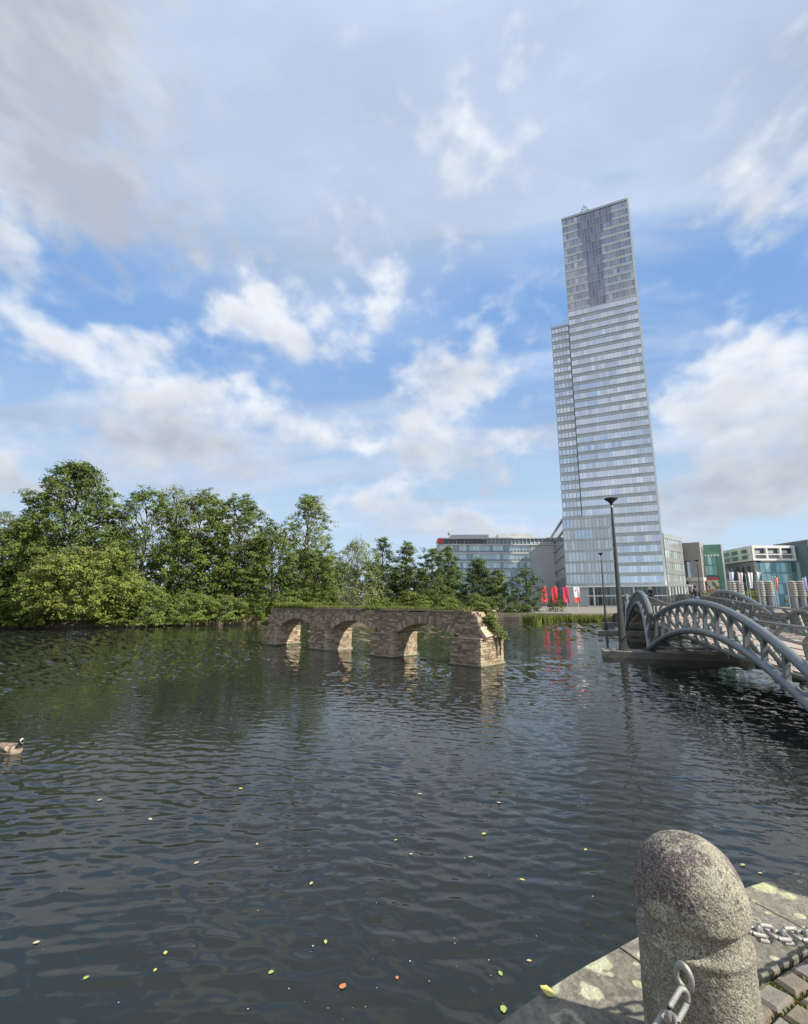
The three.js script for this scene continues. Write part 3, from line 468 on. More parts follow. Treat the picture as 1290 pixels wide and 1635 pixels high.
// ------------------------------------------------------------------ lamp posts on the pier slabs
{
  const dark = std(col(0.075, 0.08, 0.082), 0.5, { metalness: 0.4, map: rep(grimeTex, 0.8) });
  const o = thing('lamp_post', 'dark tapering lamp post with funnel head at the end of the pier slab', 'lamp post', 'lamp posts along the footbridge', V(10.95, 24.62, 0.3), 0.35);
  const h = 7.46, post = new GB(), ring = (y) => { const t = y / h, w = mixf(0.27, 0.055, Math.pow(t, 0.55)), d = mixf(0.12, 0.05, t); return Array.from({ length: 12 }, (_, k) => { const a = k / 12 * 6.28318; return [Math.cos(a) * w, y, Math.sin(a) * d]; }); };
  for (let k = 0; k < 20; k++) { const a = ring(h * k / 20), b = ring(h * (k + 1) / 20); for (let j = 0; j < 12; j++) { const m = (j + 1) % 12; post.quad(a[m], a[j], b[j], b[m]); } }
  mesh('post', mergeVertices(post.geo()), dark, o);
  const head = new THREE.LatheGeometry([[0.05, 0], [0.07, 0.1], [0.16, 0.24], [0.33, 0.36], [0.345, 0.39], [0.33, 0.41], [0.0001, 0.43]].map(([x, y]) => new THREE.Vector2(x, y)), 28); head.translate(0, h - 0.12, 0); mesh('lamp_head', head, dark, o);
  const glass = new THREE.CylinderGeometry(0.065, 0.05, 0.12, 16); glass.translate(0, h - 0.16, 0); mesh('lamp_lens', glass, std(col(0.7, 0.7, 0.68), 0.3), o);
  const bp = new THREE.CylinderGeometry(0.34, 0.34, 0.03, 20); bp.translate(0, 0.014, 0); mesh('base_plate', bp, dark, o);
  copyOf(o, V(17.0, 41.1, 0.3), 0.35, 'dark tapering lamp post on the pier slab past the tall arch', 'lamp posts along the footbridge').scale.set(0.62, 0.84, 0.62);
  copyOf(o, V(46.9, 76.4, GL), 0.35, 'dark lamp post before the grey stone building', 'lamp posts along the footbridge').scale.setScalar(1.06);
}
// ------------------------------------------------------------------ buildings
const glassOf = (c, m = 0.75, ro = 0.06) => std(col(...c), ro, { metalness: m });
const frameOf = (a, b) => [V(a[0], a[1], GL - 0.02), Math.atan2(b[1] - a[1], b[0] - a[0]), Math.hypot(b[0] - a[0], b[1] - a[1])];
const unitPane = new THREE.PlaneGeometry(1, 1);
function facade(o, s) {                                               // storeys of panes between spandrels; panes are separate meshes when s.single
  const r = rngOf(s.seed ?? 3), mul = new GB(), all = new GB(), z = s.z ?? 0, w = (s.x1 - s.x0) / s.cols;
  for (let k = 0; k < s.n; k++) {
    const yb = s.y0 + k * s.pitch, yt = yb + s.pitch;
    const sp = new GB(); sp.box(s.x0, s.x1, yb, yb + s.sp, z - 0.25, z + (s.proud ?? 0.1)); mesh('spandrel', sp.geo(), s.spM, o);
    if (s.lip) { const lp = new GB(); lp.box(s.x0 + 0.01, s.x1 - 0.01, yb + s.sp - 0.02, yb + s.sp + 0.14, z - 0.2, z + 0.26); mesh('sill', lp.geo(), s.lip, o); }
    for (let c = 0; c < s.cols; c++) {
      const x = s.x0 + (c + 0.5) * w, y = (yb + s.sp + yt) / 2, ph = yt - yb - s.sp, jx = (r() - 0.5) * (s.jit ?? 0.02), jy = (r() - 0.5) * (s.jit ?? 0.02);
      const q = s.pick ? s.pick(c, k, r) : Math.floor(r() * s.panes.length);
      if (s.single) { const m = mesh('window_pane', unitPane, s.panes[q], o); m.position.set(x, y, z - 0.02); m.scale.set(w * 0.985, ph, 1); m.rotation.set(jx, jy, 0); }
      else { const cl = s.panes[q]; all.color = cl; const hx = w * 0.4925, hy = ph / 2, zz = z - 0.02; all.quad([x - hx, y - hy, zz + hx * jy + hy * jx], [x + hx, y - hy, zz - hx * jy + hy * jx], [x + hx, y + hy, zz - hx * jy - hy * jx], [x - hx, y + hy, zz + hx * jy - hy * jx]); }
      if (!s.noMull) mul.box(x - w / 2 - s.mw / 2, x - w / 2 + s.mw / 2, yb + s.sp, yt, z - 0.1, z + 0.06);
    }
    if (!s.noMull) mul.box(s.x1 - s.mw / 2, s.x1 + s.mw / 2, yb + s.sp, yt, z - 0.1, z + 0.06);
  }
  if (!s.single) stuff(mesh('window_panes', all.geo(), s.paneM, o));
  if (!s.noMull) stuff(mesh('mullions', mul.geo(), s.mM, o));
}
{
  const pale = std(col(0.55, 0.60, 0.61), 0.28, { metalness: 0.5, map: rep(grimeTex, 0.08) }), paleD = std(col(0.40, 0.44, 0.45), 0.3, { metalness: 0.4 }), line = std(col(0.30, 0.33, 0.35), 0.4, { metalness: 0.4 }), white = std(col(0.78, 0.79, 0.78), 0.5);
  const clear = [[0.68, 0.73, 0.79], [0.58, 0.63, 0.70], [0.77, 0.80, 0.83], [0.62, 0.69, 0.79]], mixedM = new THREE.MeshStandardMaterial({ vertexColors: true, metalness: 0.82, roughness: 0.05 });  // tints that put uneven sky reflections and blinds into the pane colours
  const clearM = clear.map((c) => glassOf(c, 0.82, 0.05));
  // slender glass tower with its lower slab, podium and side wing
  const [p0, turn, w] = frameOf([60.5, 158.9], [81.1, 149.4]);
  const o = thing('glass_tower', 'slender pale glass office tower rising far above the plaza', 'tower', undefined, p0, turn);
  const top = 145.1, up = 106.4;
  const body = new GB(); body.box(0.05, w - 0.05, 0, top, -22, -0.3); mesh('tower_body', body.geo(), paleD, o);
  const paneLine = std(col(0.45, 0.50, 0.55), 0.3, { metalness: 0.6 });
  // main shaft
  const fp = (up - 6.4) / 31;
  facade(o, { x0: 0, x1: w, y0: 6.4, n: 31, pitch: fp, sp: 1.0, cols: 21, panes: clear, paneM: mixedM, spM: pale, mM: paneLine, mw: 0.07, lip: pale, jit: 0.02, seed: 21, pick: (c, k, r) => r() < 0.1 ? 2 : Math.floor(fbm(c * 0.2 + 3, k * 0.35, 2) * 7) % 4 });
  // crown: darker panes, darkest in a middle strip with thin spandrels, wider at the top
  const dark = [[0.25, 0.27, 0.33], [0.29, 0.31, 0.36], [0.21, 0.23, 0.29], [0.42, 0.45, 0.48]];
  const paleC = std(col(0.72, 0.76, 0.76), 0.35, { metalness: 0.3, map: rep(grimeTex, 0.08) });
  const outer = [[0.34, 0.37, 0.43], [0.29, 0.32, 0.38], [0.39, 0.42, 0.47], [0.50, 0.54, 0.58]], cp = (top - up) / 12;
  for (let k = 0; k < 12; k++) {
    const A = (k > 8 ? 5 : k > 5 ? 6 : 7) / 21, B = (k > 9 ? 16 : k > 8 ? 13 : 12) / 21, y = up + k * cp, pk = (c, q, r) => r() < 0.08 ? 3 : Math.floor(r() * 3), base = { y0: y, n: 1, pitch: cp, panes: dark, paneM: mixedM, jit: 0.014, mw: 0.12 };
    facade(o, { ...base, panes: outer, x0: 0, x1: w * A, sp: 1.05, cols: Math.round(A * 21), spM: paleC, mM: paleC, seed: 31 + k, pick: pk });
    facade(o, { ...base, panes: outer, x0: w * B, x1: w, sp: 1.05, cols: 21 - Math.round(B * 21), spM: paleC, mM: paleC, seed: 131 + k, pick: pk });
    facade(o, { ...base, x0: w * A, x1: w * B, sp: 0.22, cols: Math.round((B - A) * 21), spM: paleD, mM: paleD, seed: 231 + k, pick: (c, q, r) => Math.floor(r() * 3) });
  }
  const cr = new GB(); cr.box(-0.15, w + 0.2, top, top + 0.9, -22.1, 0.25); mesh('roof_edge', cr.geo(), pale, o);
  const fin = new GB(); fin.box(w, w + 0.55, 0, top + 0.6, -1.2, 0.3); mesh('edge_fin', fin.geo(), white, o);
  const mast = new GB(); for (let k = 0; k < 5; k++) { const x = 6.9 + k * 0.6, h = [1.6, 2.8, 4.2, 3.2, 2.0][k]; mast.box(x, x + 0.16, top + 0.9, top + 0.9 + h, -0.9, -0.74); mast.box(x - 0.35, x + 0.5, top + 0.5 + h * 0.8, top + 0.63 + h * 0.8, -0.95, -0.7); } mesh('antenna_cluster', mast.geo(), line, o);
  // lower slab on the left
  const slab = new GB(); slab.box(-6.35, -0.36, 0, 101.5, -20, -1.3); mesh('slab_body', slab.geo(), paleD, o);
  facade(o, { x0: -6.4, x1: -0.35, y0: 29.2, n: 23, pitch: (101.5 - 29.2) / 23, sp: 1.15, z: -1, cols: 5, panes: clearM, spM: pale, mM: line, mw: 0.16, lip: pale, single: true, jit: 0.016, seed: 41 });
  const gap = new GB(); gap.box(-0.35, 0, 28, 101.5, -3, -2.2); mesh('joint_strip', gap.geo(), pale, o);
  const sc = new GB(); sc.box(-6.5, 0, 101.5, 102.3, -20, -0.8); for (let k = 0; k < 8; k++) sc.box(-6.3 + k * 0.85, -6.18 + k * 0.85, 102.3, 104, -1.2, -1.1); mesh('slab_roof_edge', sc.geo(), pale, o);
  // podium
  const pod = new GB(); pod.box(-6.1, 8.7, 6.6, 29.2, -1.4, 3.7); mesh('podium_body', pod.geo(), paleD, o);
  const podP = [[0.58, 0.62, 0.64], [0.50, 0.55, 0.57], [0.64, 0.67, 0.67], [0.55, 0.66, 0.80]].map((c) => glassOf(c, 0.6, 0.12));
  facade(o, { x0: -6.1, x1: 8.7, y0: 6.6, n: 6, pitch: 3.65, sp: 0.75, z: 4, cols: 13, panes: podP, spM: pale, mM: line, mw: 0.12, single: true, jit: 0.014, seed: 51, pick: (c, k, r) => k === 4 && c > 2 && c < 8 || k === 5 && c < 3 ? 3 : Math.floor(r() * 3) });
  const pe = new GB(); pe.box(-6.2, 8.8, 28.5, 29.4, -1.4, 4.2); mesh('podium_roof_edge', pe.geo(), pale, o);
  // lobby
  const lob = new GB(); lob.box(-6, w - 0.1, 0, 6.4, -3, 2.2); mesh('lobby_core', lob.geo(), std(col(0.20, 0.21, 0.20), 0.7), o);
  const lobM = [glassOf([0.10, 0.13, 0.13], 0.5, 0.05), glassOf([0.14, 0.17, 0.17], 0.5, 0.05), glassOf([0.07, 0.09, 0.09], 0.5, 0.05)];
  facade(o, { x0: -6, x1: w, y0: 0, n: 2, pitch: 3.25, sp: 0.35, z: 2.6, cols: 22, panes: lobM, spM: white, mM: paleD, mw: 0.14, single: true, jit: 0.01, seed: 55 });
  const can = new GB(); can.box(-6.3, w + 7, 6.15, 6.6, -1, 4.3); mesh('canopy', can.geo(), white, o);
  for (const x of [-5.8, 2, 9.4, 13.5, 17.8, w + 1.5, w + 5, w + 6.6]) { const c = new GB(); c.box(x, x + 0.35, 0, 6.15, 3.5, 3.85); mesh('column', c.geo(), white, o); }
  // wing running back from the podium's left corner
  const wing = new THREE.Group(); wing.name = 'side_wing'; o.add(wing); const wa = Math.atan2(49.5, 10.8); wing.position.set(-16.9, 0, -45.5); wing.rotation.y = -wa;
  const wl = Math.hypot(10.8, 49.5), wb = new GB(); wb.box(0, wl, 0, 29.2, -14, -0.2); mesh('wing_wall', wb.geo(), pale, wing);
  for (let k = 0; k < 5; k++) { const b = new GB(); b.box(0.2, wl - 0.3, 9.8 + k * 3.9, 12.8 + k * 3.9, -0.3, 0.05); mesh('window_band', b.geo(), glassOf([0.74, 0.78, 0.82], 0.9), wing); const q = new GB(); q.box(0.1, wl - 0.2, 12.8 + k * 3.9, 13.35 + k * 3.9, -0.3, 0.5); mesh('ledge', q.geo(), pale, wing); }
  for (let k = 0; k < 3; k++) { const b = new GB(); b.box(0.2, wl - 0.3, 1 + k * 3, 3.2 + k * 3, -0.3, 0.05); mesh('window_band', b.geo(), lobM[1], wing); }

  // annex on the tower's right
  { const [p, t, ww] = frameOf([82.9, 151], [94.7, 161.5]); const b = thing('annex_building', 'pale low glass annex joined to the right of the tall tower', 'building', undefined, p, t); const g = new GB(); g.box(0, ww, 0, 22.6, -20, -0.2); mesh('annex_body', g.geo(), paleD, b); facade(b, { x0: 0, x1: ww, y0: 6.4, n: 4, pitch: 3.8, sp: 1.5, cols: 9, panes: [...podP.slice(0, 3), glassOf([0.62, 0.72, 0.68], 0.5)], spM: pale, mM: line, mw: 0.12, single: true, jit: 0.03, seed: 61 }); const q = new GB(); q.box(0, ww, 21.6, 23.2, -20, 0.15); mesh('parapet', q.geo(), pale, b); const l = new GB(); l.box(0, ww, 0.2, 6.2, -0.3, 0.02); mesh('ground_floor_glass', l.geo(), lobM[1], b); for (let k = 0; k <= 6; k++) { const c = new GB(); c.box(ww * k / 6 - 0.15, ww * k / 6 + 0.15, 0, 6.4, 0.05, 0.4); mesh('column', c.geo(), white, b); } }

  // office block behind the trees
  { const [p, t, ww] = frameOf([13.8, 190], [60.4, 189.2]); const b = thing('office_block', 'long white office block with red disc sign, half hidden by trees', 'building', undefined, p, t); const wht = std(col(0.70, 0.72, 0.73), 0.5, { map: rep(grimeTex, 0.1) }); const g = new GB(); g.box(0, ww, 0, 26.6, -16, -0.2); mesh('block_body', g.geo(), wht, b);
    const teal = [[0.36, 0.47, 0.50], [0.42, 0.53, 0.56], [0.22, 0.30, 0.35], [0.50, 0.60, 0.62]].map((c) => glassOf(c, 0.55, 0.1));
    facade(b, { x0: 0.4, x1: ww * 0.78, y0: 3.0, n: 6, pitch: 3.45, sp: 0.62, cols: 27, panes: teal, spM: wht, mM: wht, mw: 0.22, single: true, jit: 0.02, seed: 71, proud: 0.3 });
    const low = new GB(); for (let k = 0; k < 6; k++) low.box(0.4, ww * 0.78, 3.72 + k * 3.45, 4.35 + k * 3.45, -0.2, -0.005); mesh('parapet_glazing', low.geo(), glassOf([0.16, 0.21, 0.25], 0.4), b);
    const lv = new GB(); for (let k = 0; k < 34; k++) lv.box(ww * 0.79, ww - 0.8, 2 + k * 0.68, 2.42 + k * 0.68, -0.2, 0.12); mesh('louvre_panel', lv.geo(), std(col(0.62, 0.65, 0.67), 0.5), b);
    const bd = new GB(); bd.box(-0.2, ww, 23.7, 24.2, -16, 0.5); bd.box(-0.2, ww, 26.3, 26.75, -16, 0.5); mesh('roof_edge', bd.geo(), wht, b); const dk = new GB(); dk.box(0, ww, 24.2, 26.3, -1, 0.05); mesh('attic_band', dk.geo(), std(col(0.20, 0.24, 0.28), 0.4, { metalness: 0.3 }), b);
    for (let k = 0; k < 30; k++) { const ps = new GB(); ps.box(1 + k * 1.55, 1.2 + k * 1.55, 24.2, 26.3, 0.05, 0.3); mesh('attic_post', ps.geo(), wht, b); }
    const ph = new GB(); ph.box(5.2, 20.5, 26.6, 28.3, -10, -2); mesh('roof_housing', ph.geo(), wht, b); const ph2 = new GB(); ph2.box(24.5, 38.5, 26.6, 28.5, -10, -2); mesh('roof_housing', ph2.geo(), wht, b);
    const an = new GB(); an.box(4.3, 4.45, 26.7, 29.6, -2, -1.85); an.box(3.9, 4.9, 28.2, 28.9, -2, -1.9); mesh('roof_antenna', an.geo(), line, b);
    const disc = new THREE.CylinderGeometry(1.15, 1.15, 0.35, 28); disc.rotateX(Math.PI / 2); disc.translate(0.6, 25.3, 0.75); mesh('sign_disc', disc, std(col(0.62, 0.05, 0.07), 0.5), b);
    const r = rngOf(17), le = new GB(); for (let k = 0, x = 2.4; k < 12; k++) { const lw = 0.8 + r() * 0.45; le.box(x, x + 0.25, 24.55, 26.05, 0.5, 0.72); if (r() < 0.8) le.box(x + lw - 0.25, x + lw, 24.55, 26.05, 0.5, 0.72); if (r() < 0.75) le.box(x, x + lw, 25.85, 26.06, 0.5, 0.73); if (r() < 0.6) le.box(x, x + lw, 25.2, 25.4, 0.5, 0.73); if (r() < 0.6) le.box(x, x + lw, 24.54, 24.75, 0.5, 0.73); x += lw + 0.3; } mesh('sign_letters', le.geo(), std(col(0.07, 0.085, 0.10), 0.5), b); }

  // grey stone building with deep recesses
  { const [p, t, ww] = frameOf([91.5, 166.5], [99.6, 159.8]); const b = thing('stone_building', 'grey brown stone building with deep recesses between annex and green building', 'building', undefined, p, t); const st = std(col(0.36, 0.345, 0.335), 0.9, { map: rep(grimeTex, 0.15), bumpMap: rep(roughTex, 0.4), bumpScale: 0.05 }), pk = std(col(0.46, 0.40, 0.41), 0.85, { map: rep(grimeTex, 0.1) });
    const box = (n, m, ...a) => { const g = new GB(); g.box(...a); mesh(n, g.geo(), m, b); };
    box('core_wall', std(col(0.22, 0.21, 0.2), 0.8), 0, ww, 0, 20, -14, -2.4); box('upper_wall', st, 0, ww, 15.2, 21.4, -14, 0); for (let k = 0; k < 8; k++) box('stone_course', st, 0, ww + 0.02, 15.3 + k * 0.76, 15.96 + k * 0.76, -0.2, 0.05 + 0.03 * (k % 2)); box('window_slot', std(col(0.03, 0.035, 0.04), 0.3), 3.2, 5.6, 17.6, 19, -0.2, 0.12);
    box('side_pier', pk, ww - 4.4, ww, 0, 9.4, -14, 0); box('side_pier', st, ww - 3.1, ww, 9.4, 15.2, -14, 0); box('balcony_slab', std(col(0.48, 0.46, 0.43), 0.8), 0, ww + 0.1, 8.4, 9.6, -10, 0.3); box('bay_window', glassOf([0.30, 0.36, 0.42], 0.5), ww - 6.2, ww - 3.1, 9.6, 15.0, -2.4, -0.9); box('dark_window', lobM[2], 2, ww - 6.2, 10.2, 14.6, -2.4, -1.6);
    box('red_panel', std(col(0.22, 0.03, 0.04), 0.6), 2, ww - 4.4, 4.6, 6.6, -2.4, -1.9); box('entrance_glass', lobM[1], 2, ww - 4.4, 0, 4.4, -2.4, -1.8); }
  // green-framed building with a big printed poster
  { const [p, t, ww] = frameOf([103.4, 166.2], [109.6, 164.3]); const b = thing('green_building', 'green framed glass building with a big colourful poster below', 'building', undefined, p, t); const gr = std(col(0.16, 0.36, 0.27), 0.55, { map: rep(grimeTex, 0.1) });
    const box = (n, m, ...a) => { const g = new GB(); g.box(...a); mesh(n, g.geo(), m, b); };
    box('body_wall', std(col(0.06, 0.16, 0.12), 0.6), -2, ww - 0.2, 0, 20.4, -12, -0.4); box('top_frame', gr, -2, ww, 17.4, 21.1, -12, 0.3); box('side_frame', gr, ww - 1.7, ww, 0, 17.4, -12, 0.3); box('edge_trim', white, ww, ww + 0.5, 0, 21.1, -0.6, 0.4);
    for (let k = 0; k < 6; k++) box('sunshade_fin', white, 0.2 + k * 0.95, 0.7 + k * 0.95, 17.0, 17.5, 0.3, 0.9);
    const gl = [[0.32, 0.55, 0.45], [0.42, 0.62, 0.54], [0.20, 0.36, 0.30]].map((c) => glassOf(c, 0.5, 0.1)); facade(b, { x0: -2, x1: ww - 1.7, y0: 10.4, n: 2, pitch: 3.4, sp: 0.35, cols: 5, panes: gl, spM: gr, mM: gr, mw: 0.12, single: true, seed: 81 }); box('dark_glazing', lobM[0], -2, ww - 1.7, 6.2, 10.4, -0.4, 0);
    const pt = dataTex(128, 128, (x, y) => { const a = fbm(x * 0.06, y * 0.06, 4), c = fbm(x * 0.05 + 30, y * 0.07, 4), v = y / 128; if (v > 0.86) return [0.75, 0.35, 0.35]; if (v < 0.4) return a > 0.52 ? [0.80, 0.42, 0.20] : [0.75, 0.62, 0.5]; if (a > 0.54) return [0.85, 0.82, 0.78]; if (c > 0.55) return [0.42, 0.5, 0.22]; return c < 0.4 ? [0.55, 0.16, 0.14] : [0.5, 0.5, 0.5]; }, true);
    const po = new THREE.BoxGeometry(5.0, 7.2, 0.2); po.translate(2.0, 3.6 - 0.4 + 3, 0.9); mesh('poster', po, std(0xffffff, 0.7, { map: pt }), b); box('poster_frame', paleD, -0.7, 4.7, 2.2, 2.6, 0.5, 1.1); }
  // white-crowned building with teal glass
  { const b = thing('white_building', 'white crowned office building over teal glass storeys and grey side wall', 'building', undefined, V(115, 157, GL - 0.02), 0); const crown = std(col(0.72, 0.72, 0.67), 0.55, { map: rep(grimeTex, 0.1) }), grey = std(col(0.22, 0.24, 0.25), 0.7, { map: rep(grimeTex, 0.2) }), win = glassOf([0.10, 0.12, 0.14], 0.4, 0.1);
    const box = (n, m, ...a) => { const g = new GB(); g.box(...a); mesh(n, g.geo(), m, b); };
    box('glass_body', std(col(0.05, 0.10, 0.11), 0.5), 2.6, 34, 0, 14.6, -17, -0.4); box('crown_body', crown, 2.6, 13.8, 14.9, 19.8, -18, -1.2); box('crown_soffit', std(col(0.22, 0.24, 0.25), 0.6), 2.4, 34, 14.4, 14.9, -18, 0.1); box('crown_slab', white, -0.05, 14.2, 14.9, 15.5, -1.3, 0.25); box('crown_slab', white, -0.05, 14.2, 19.0, 19.85, -1.3, 0.25); box('crown_slab', white, -0.05, 14.2, 16.75, 17.1, -1.3, 0.2);
    for (let k = 0; k < 4; k++) box('crown_post', white, -0.05 + k * 4.55, 0.5 + k * 4.55, 15.4, 19.1, -1.3, 0.22);
    for (let k = 0; k < 3; k++) { box('crown_window', win, 0.6 + k * 4.55, 4.4 + k * 4.55, 17.2, 19, -1.25, -0.8); box('balcony_recess', std(col(0.25, 0.26, 0.25), 0.7), 0.6 + k * 4.55, 4.4 + k * 4.55, 15.5, 16.75, -1.25, -0.5); box('window_blind', white, 1.3 + k * 4.55, 3 + k * 4.55, 17.4, 18.3, -0.8, -0.7); }
    const tl = [[0.20, 0.36, 0.40], [0.28, 0.46, 0.48], [0.12, 0.22, 0.26], [0.36, 0.52, 0.52]].map((c) => glassOf(c, 0.5, 0.08)); facade(b, { x0: 0.3, x1: 34, y0: 0.2, n: 4, pitch: 3.5, sp: 0.4, cols: 20, panes: tl, spM: std(col(0.16, 0.30, 0.31), 0.4, { metalness: 0.3 }), mM: std(col(0.20, 0.30, 0.31), 0.5), mw: 0.1, single: true, jit: 0.03, seed: 91 });
    box('teal_column', std(col(0.35, 0.52, 0.50), 0.5), 13.9, 14.7, 0, 14.4, 0.1, 0.5);
    // side wall running back to the left
    const side = new THREE.Group(); side.name = 'side_wall'; b.add(side); side.position.set(2.2, 0, -18); side.rotation.y = -(Math.PI - Math.atan2(18, 2.2)) + Math.PI / 2 * 0; side.rotation.y = -Math.atan2(18, -2.2); const sw = 18.13, sbx = (n, m, ...a) => { const g = new GB(); g.box(...a); mesh(n, g.geo(), m, side); };
    sbx('grey_wall', grey, 0, sw, 0, 14.6, -0.9, 0); sbx('crown_wall', crown, -0.2, sw + 0.1, 14.9, 19.85, -0.9, 0.15); for (let k = 0; k < 5; k++) for (let q = 0; q < 3; q++) sbx('side_window', win, 1 + k * 3.4, 2.4 + k * 3.4, 5.2 + q * 3.1, 7.1 + q * 3.1, -0.2, 0.06); for (const [x, l] of [[1, 3.6], [6.2, 3.8], [12.3, 3.2]]) for (const y of [15.6, 17.6]) sbx('crown_side_window', win, x, x + l, y, y + 1.3, -0.2, 0.2); }
  { const b = thing('corner_glass_building', 'taller blue glass building behind the white crowned one', 'building', undefined, V(129.6, 152, GL - 0.02), 0); const g = new GB(); g.box(0, 18, 0, 20.6, -14, -0.3); mesh('body_wall', g.geo(), std(col(0.10, 0.17, 0.19), 0.5), b); facade(b, { x0: 0, x1: 18, y0: 14.9, n: 2, pitch: 2.8, sp: 0.3, cols: 8, panes: [[0.30, 0.44, 0.48], [0.16, 0.24, 0.28], [0.40, 0.52, 0.56]].map((c) => glassOf(c, 0.5, 0.08)), spM: paleD, mM: paleD, mw: 0.1, single: true, seed: 95 }); const q = new GB(); q.box(-0.3, 18.3, 20.5, 21.2, -14, 0.3); mesh('roof_edge', q.geo(), std(col(0.12, 0.14, 0.15), 0.5), b); const l = new GB(); l.box(0, 18, 0, 14.9, -0.4, 0); mesh('lower_glass', l.geo(), glassOf([0.18, 0.30, 0.33], 0.5), b); }
}
// ------------------------------------------------------------------ trees and bushes
const barkM = std(col(0.11, 0.085, 0.06), 1, { map: rep(grimeTex, 0.8), bumpMap: rep(roughTex, 1.2), bumpScale: 0.04 });
const leafM = new THREE.MeshPhysicalMaterial({ vertexColors: true, roughness: 0.75, transmission: 0.26, thickness: 0, side: THREE.DoubleSide, specularIntensity: 0.35 });
function leafQuad(g, x, y, z, n, sz, asp, r, hang = 0) {
  let tx = r() - 0.5, ty = (r() - 0.5) - hang * 2.4, tz = r() - 0.5; const d = tx * n[0] + ty * n[1] + tz * n[2]; tx -= d * n[0]; ty -= d * n[1]; tz -= d * n[2]; let l = Math.hypot(tx, ty, tz) || 1; tx /= l; ty /= l; tz /= l;
  const bx = n[1] * tz - n[2] * ty, by = n[2] * tx - n[0] * tz, bz = n[0] * ty - n[1] * tx, a = sz * 0.5, b = a * asp, f = 0.22 * sz;
  const s = g.p.length / 3;
  const put = (u, v, k) => g.v(x + tx * u + bx * v - n[0] * k, y + ty * u + by * v - n[1] * k, z + tz * u + bz * v - n[2] * k, n[0], n[1], n[2]);
  put(-a, 0, 0); put(-a * 0.1, -b, f); put(a, 0, 0); put(-a * 0.1, b, f); g.i.push(s, s + 1, s + 2, s, s + 2, s + 3);
}
function limb(g, a, b, r0, r1, r, wob = 0.08) {
  const N = 5, S = 6, d = new THREE.Vector3().subVectors(b, a), L = d.length(), pts = []; for (let k = 0; k <= N; k++) { const p = a.clone().addScaledVector(d, k / N); if (k && k < N) { p.x += (r() - 0.5) * L * wob; p.z += (r() - 0.5) * L * wob; } pts.push(p); }
  const base = g.p.length / 3;
  for (let k = 0; k <= N; k++) { const t = new THREE.Vector3().subVectors(pts[Math.min(N, k + 1)], pts[Math.max(0, k - 1)]).normalize(), u = new THREE.Vector3(1, 0.01, 0.3).cross(t).normalize(), v = new THREE.Vector3().crossVectors(t, u), q = mixf(r0, r1, k / N); for (let j = 0; j < S; j++) { const an = j / S * 6.28318, c = Math.cos(an), s = Math.sin(an), nx = u.x * c + v.x * s, ny = u.y * c + v.y * s, nz = u.z * c + v.z * s; g.v(pts[k].x + nx * q, pts[k].y + ny * q, pts[k].z + nz * q, nx, ny, nz, j / S, k * L / N); } }
  for (let k = 0; k < N; k++) for (let j = 0; j < S; j++) { const a0 = base + k * S + j, a1 = base + k * S + (j + 1) % S; g.i.push(a0, a1, a1 + S, a0, a1 + S, a0 + S); }
}
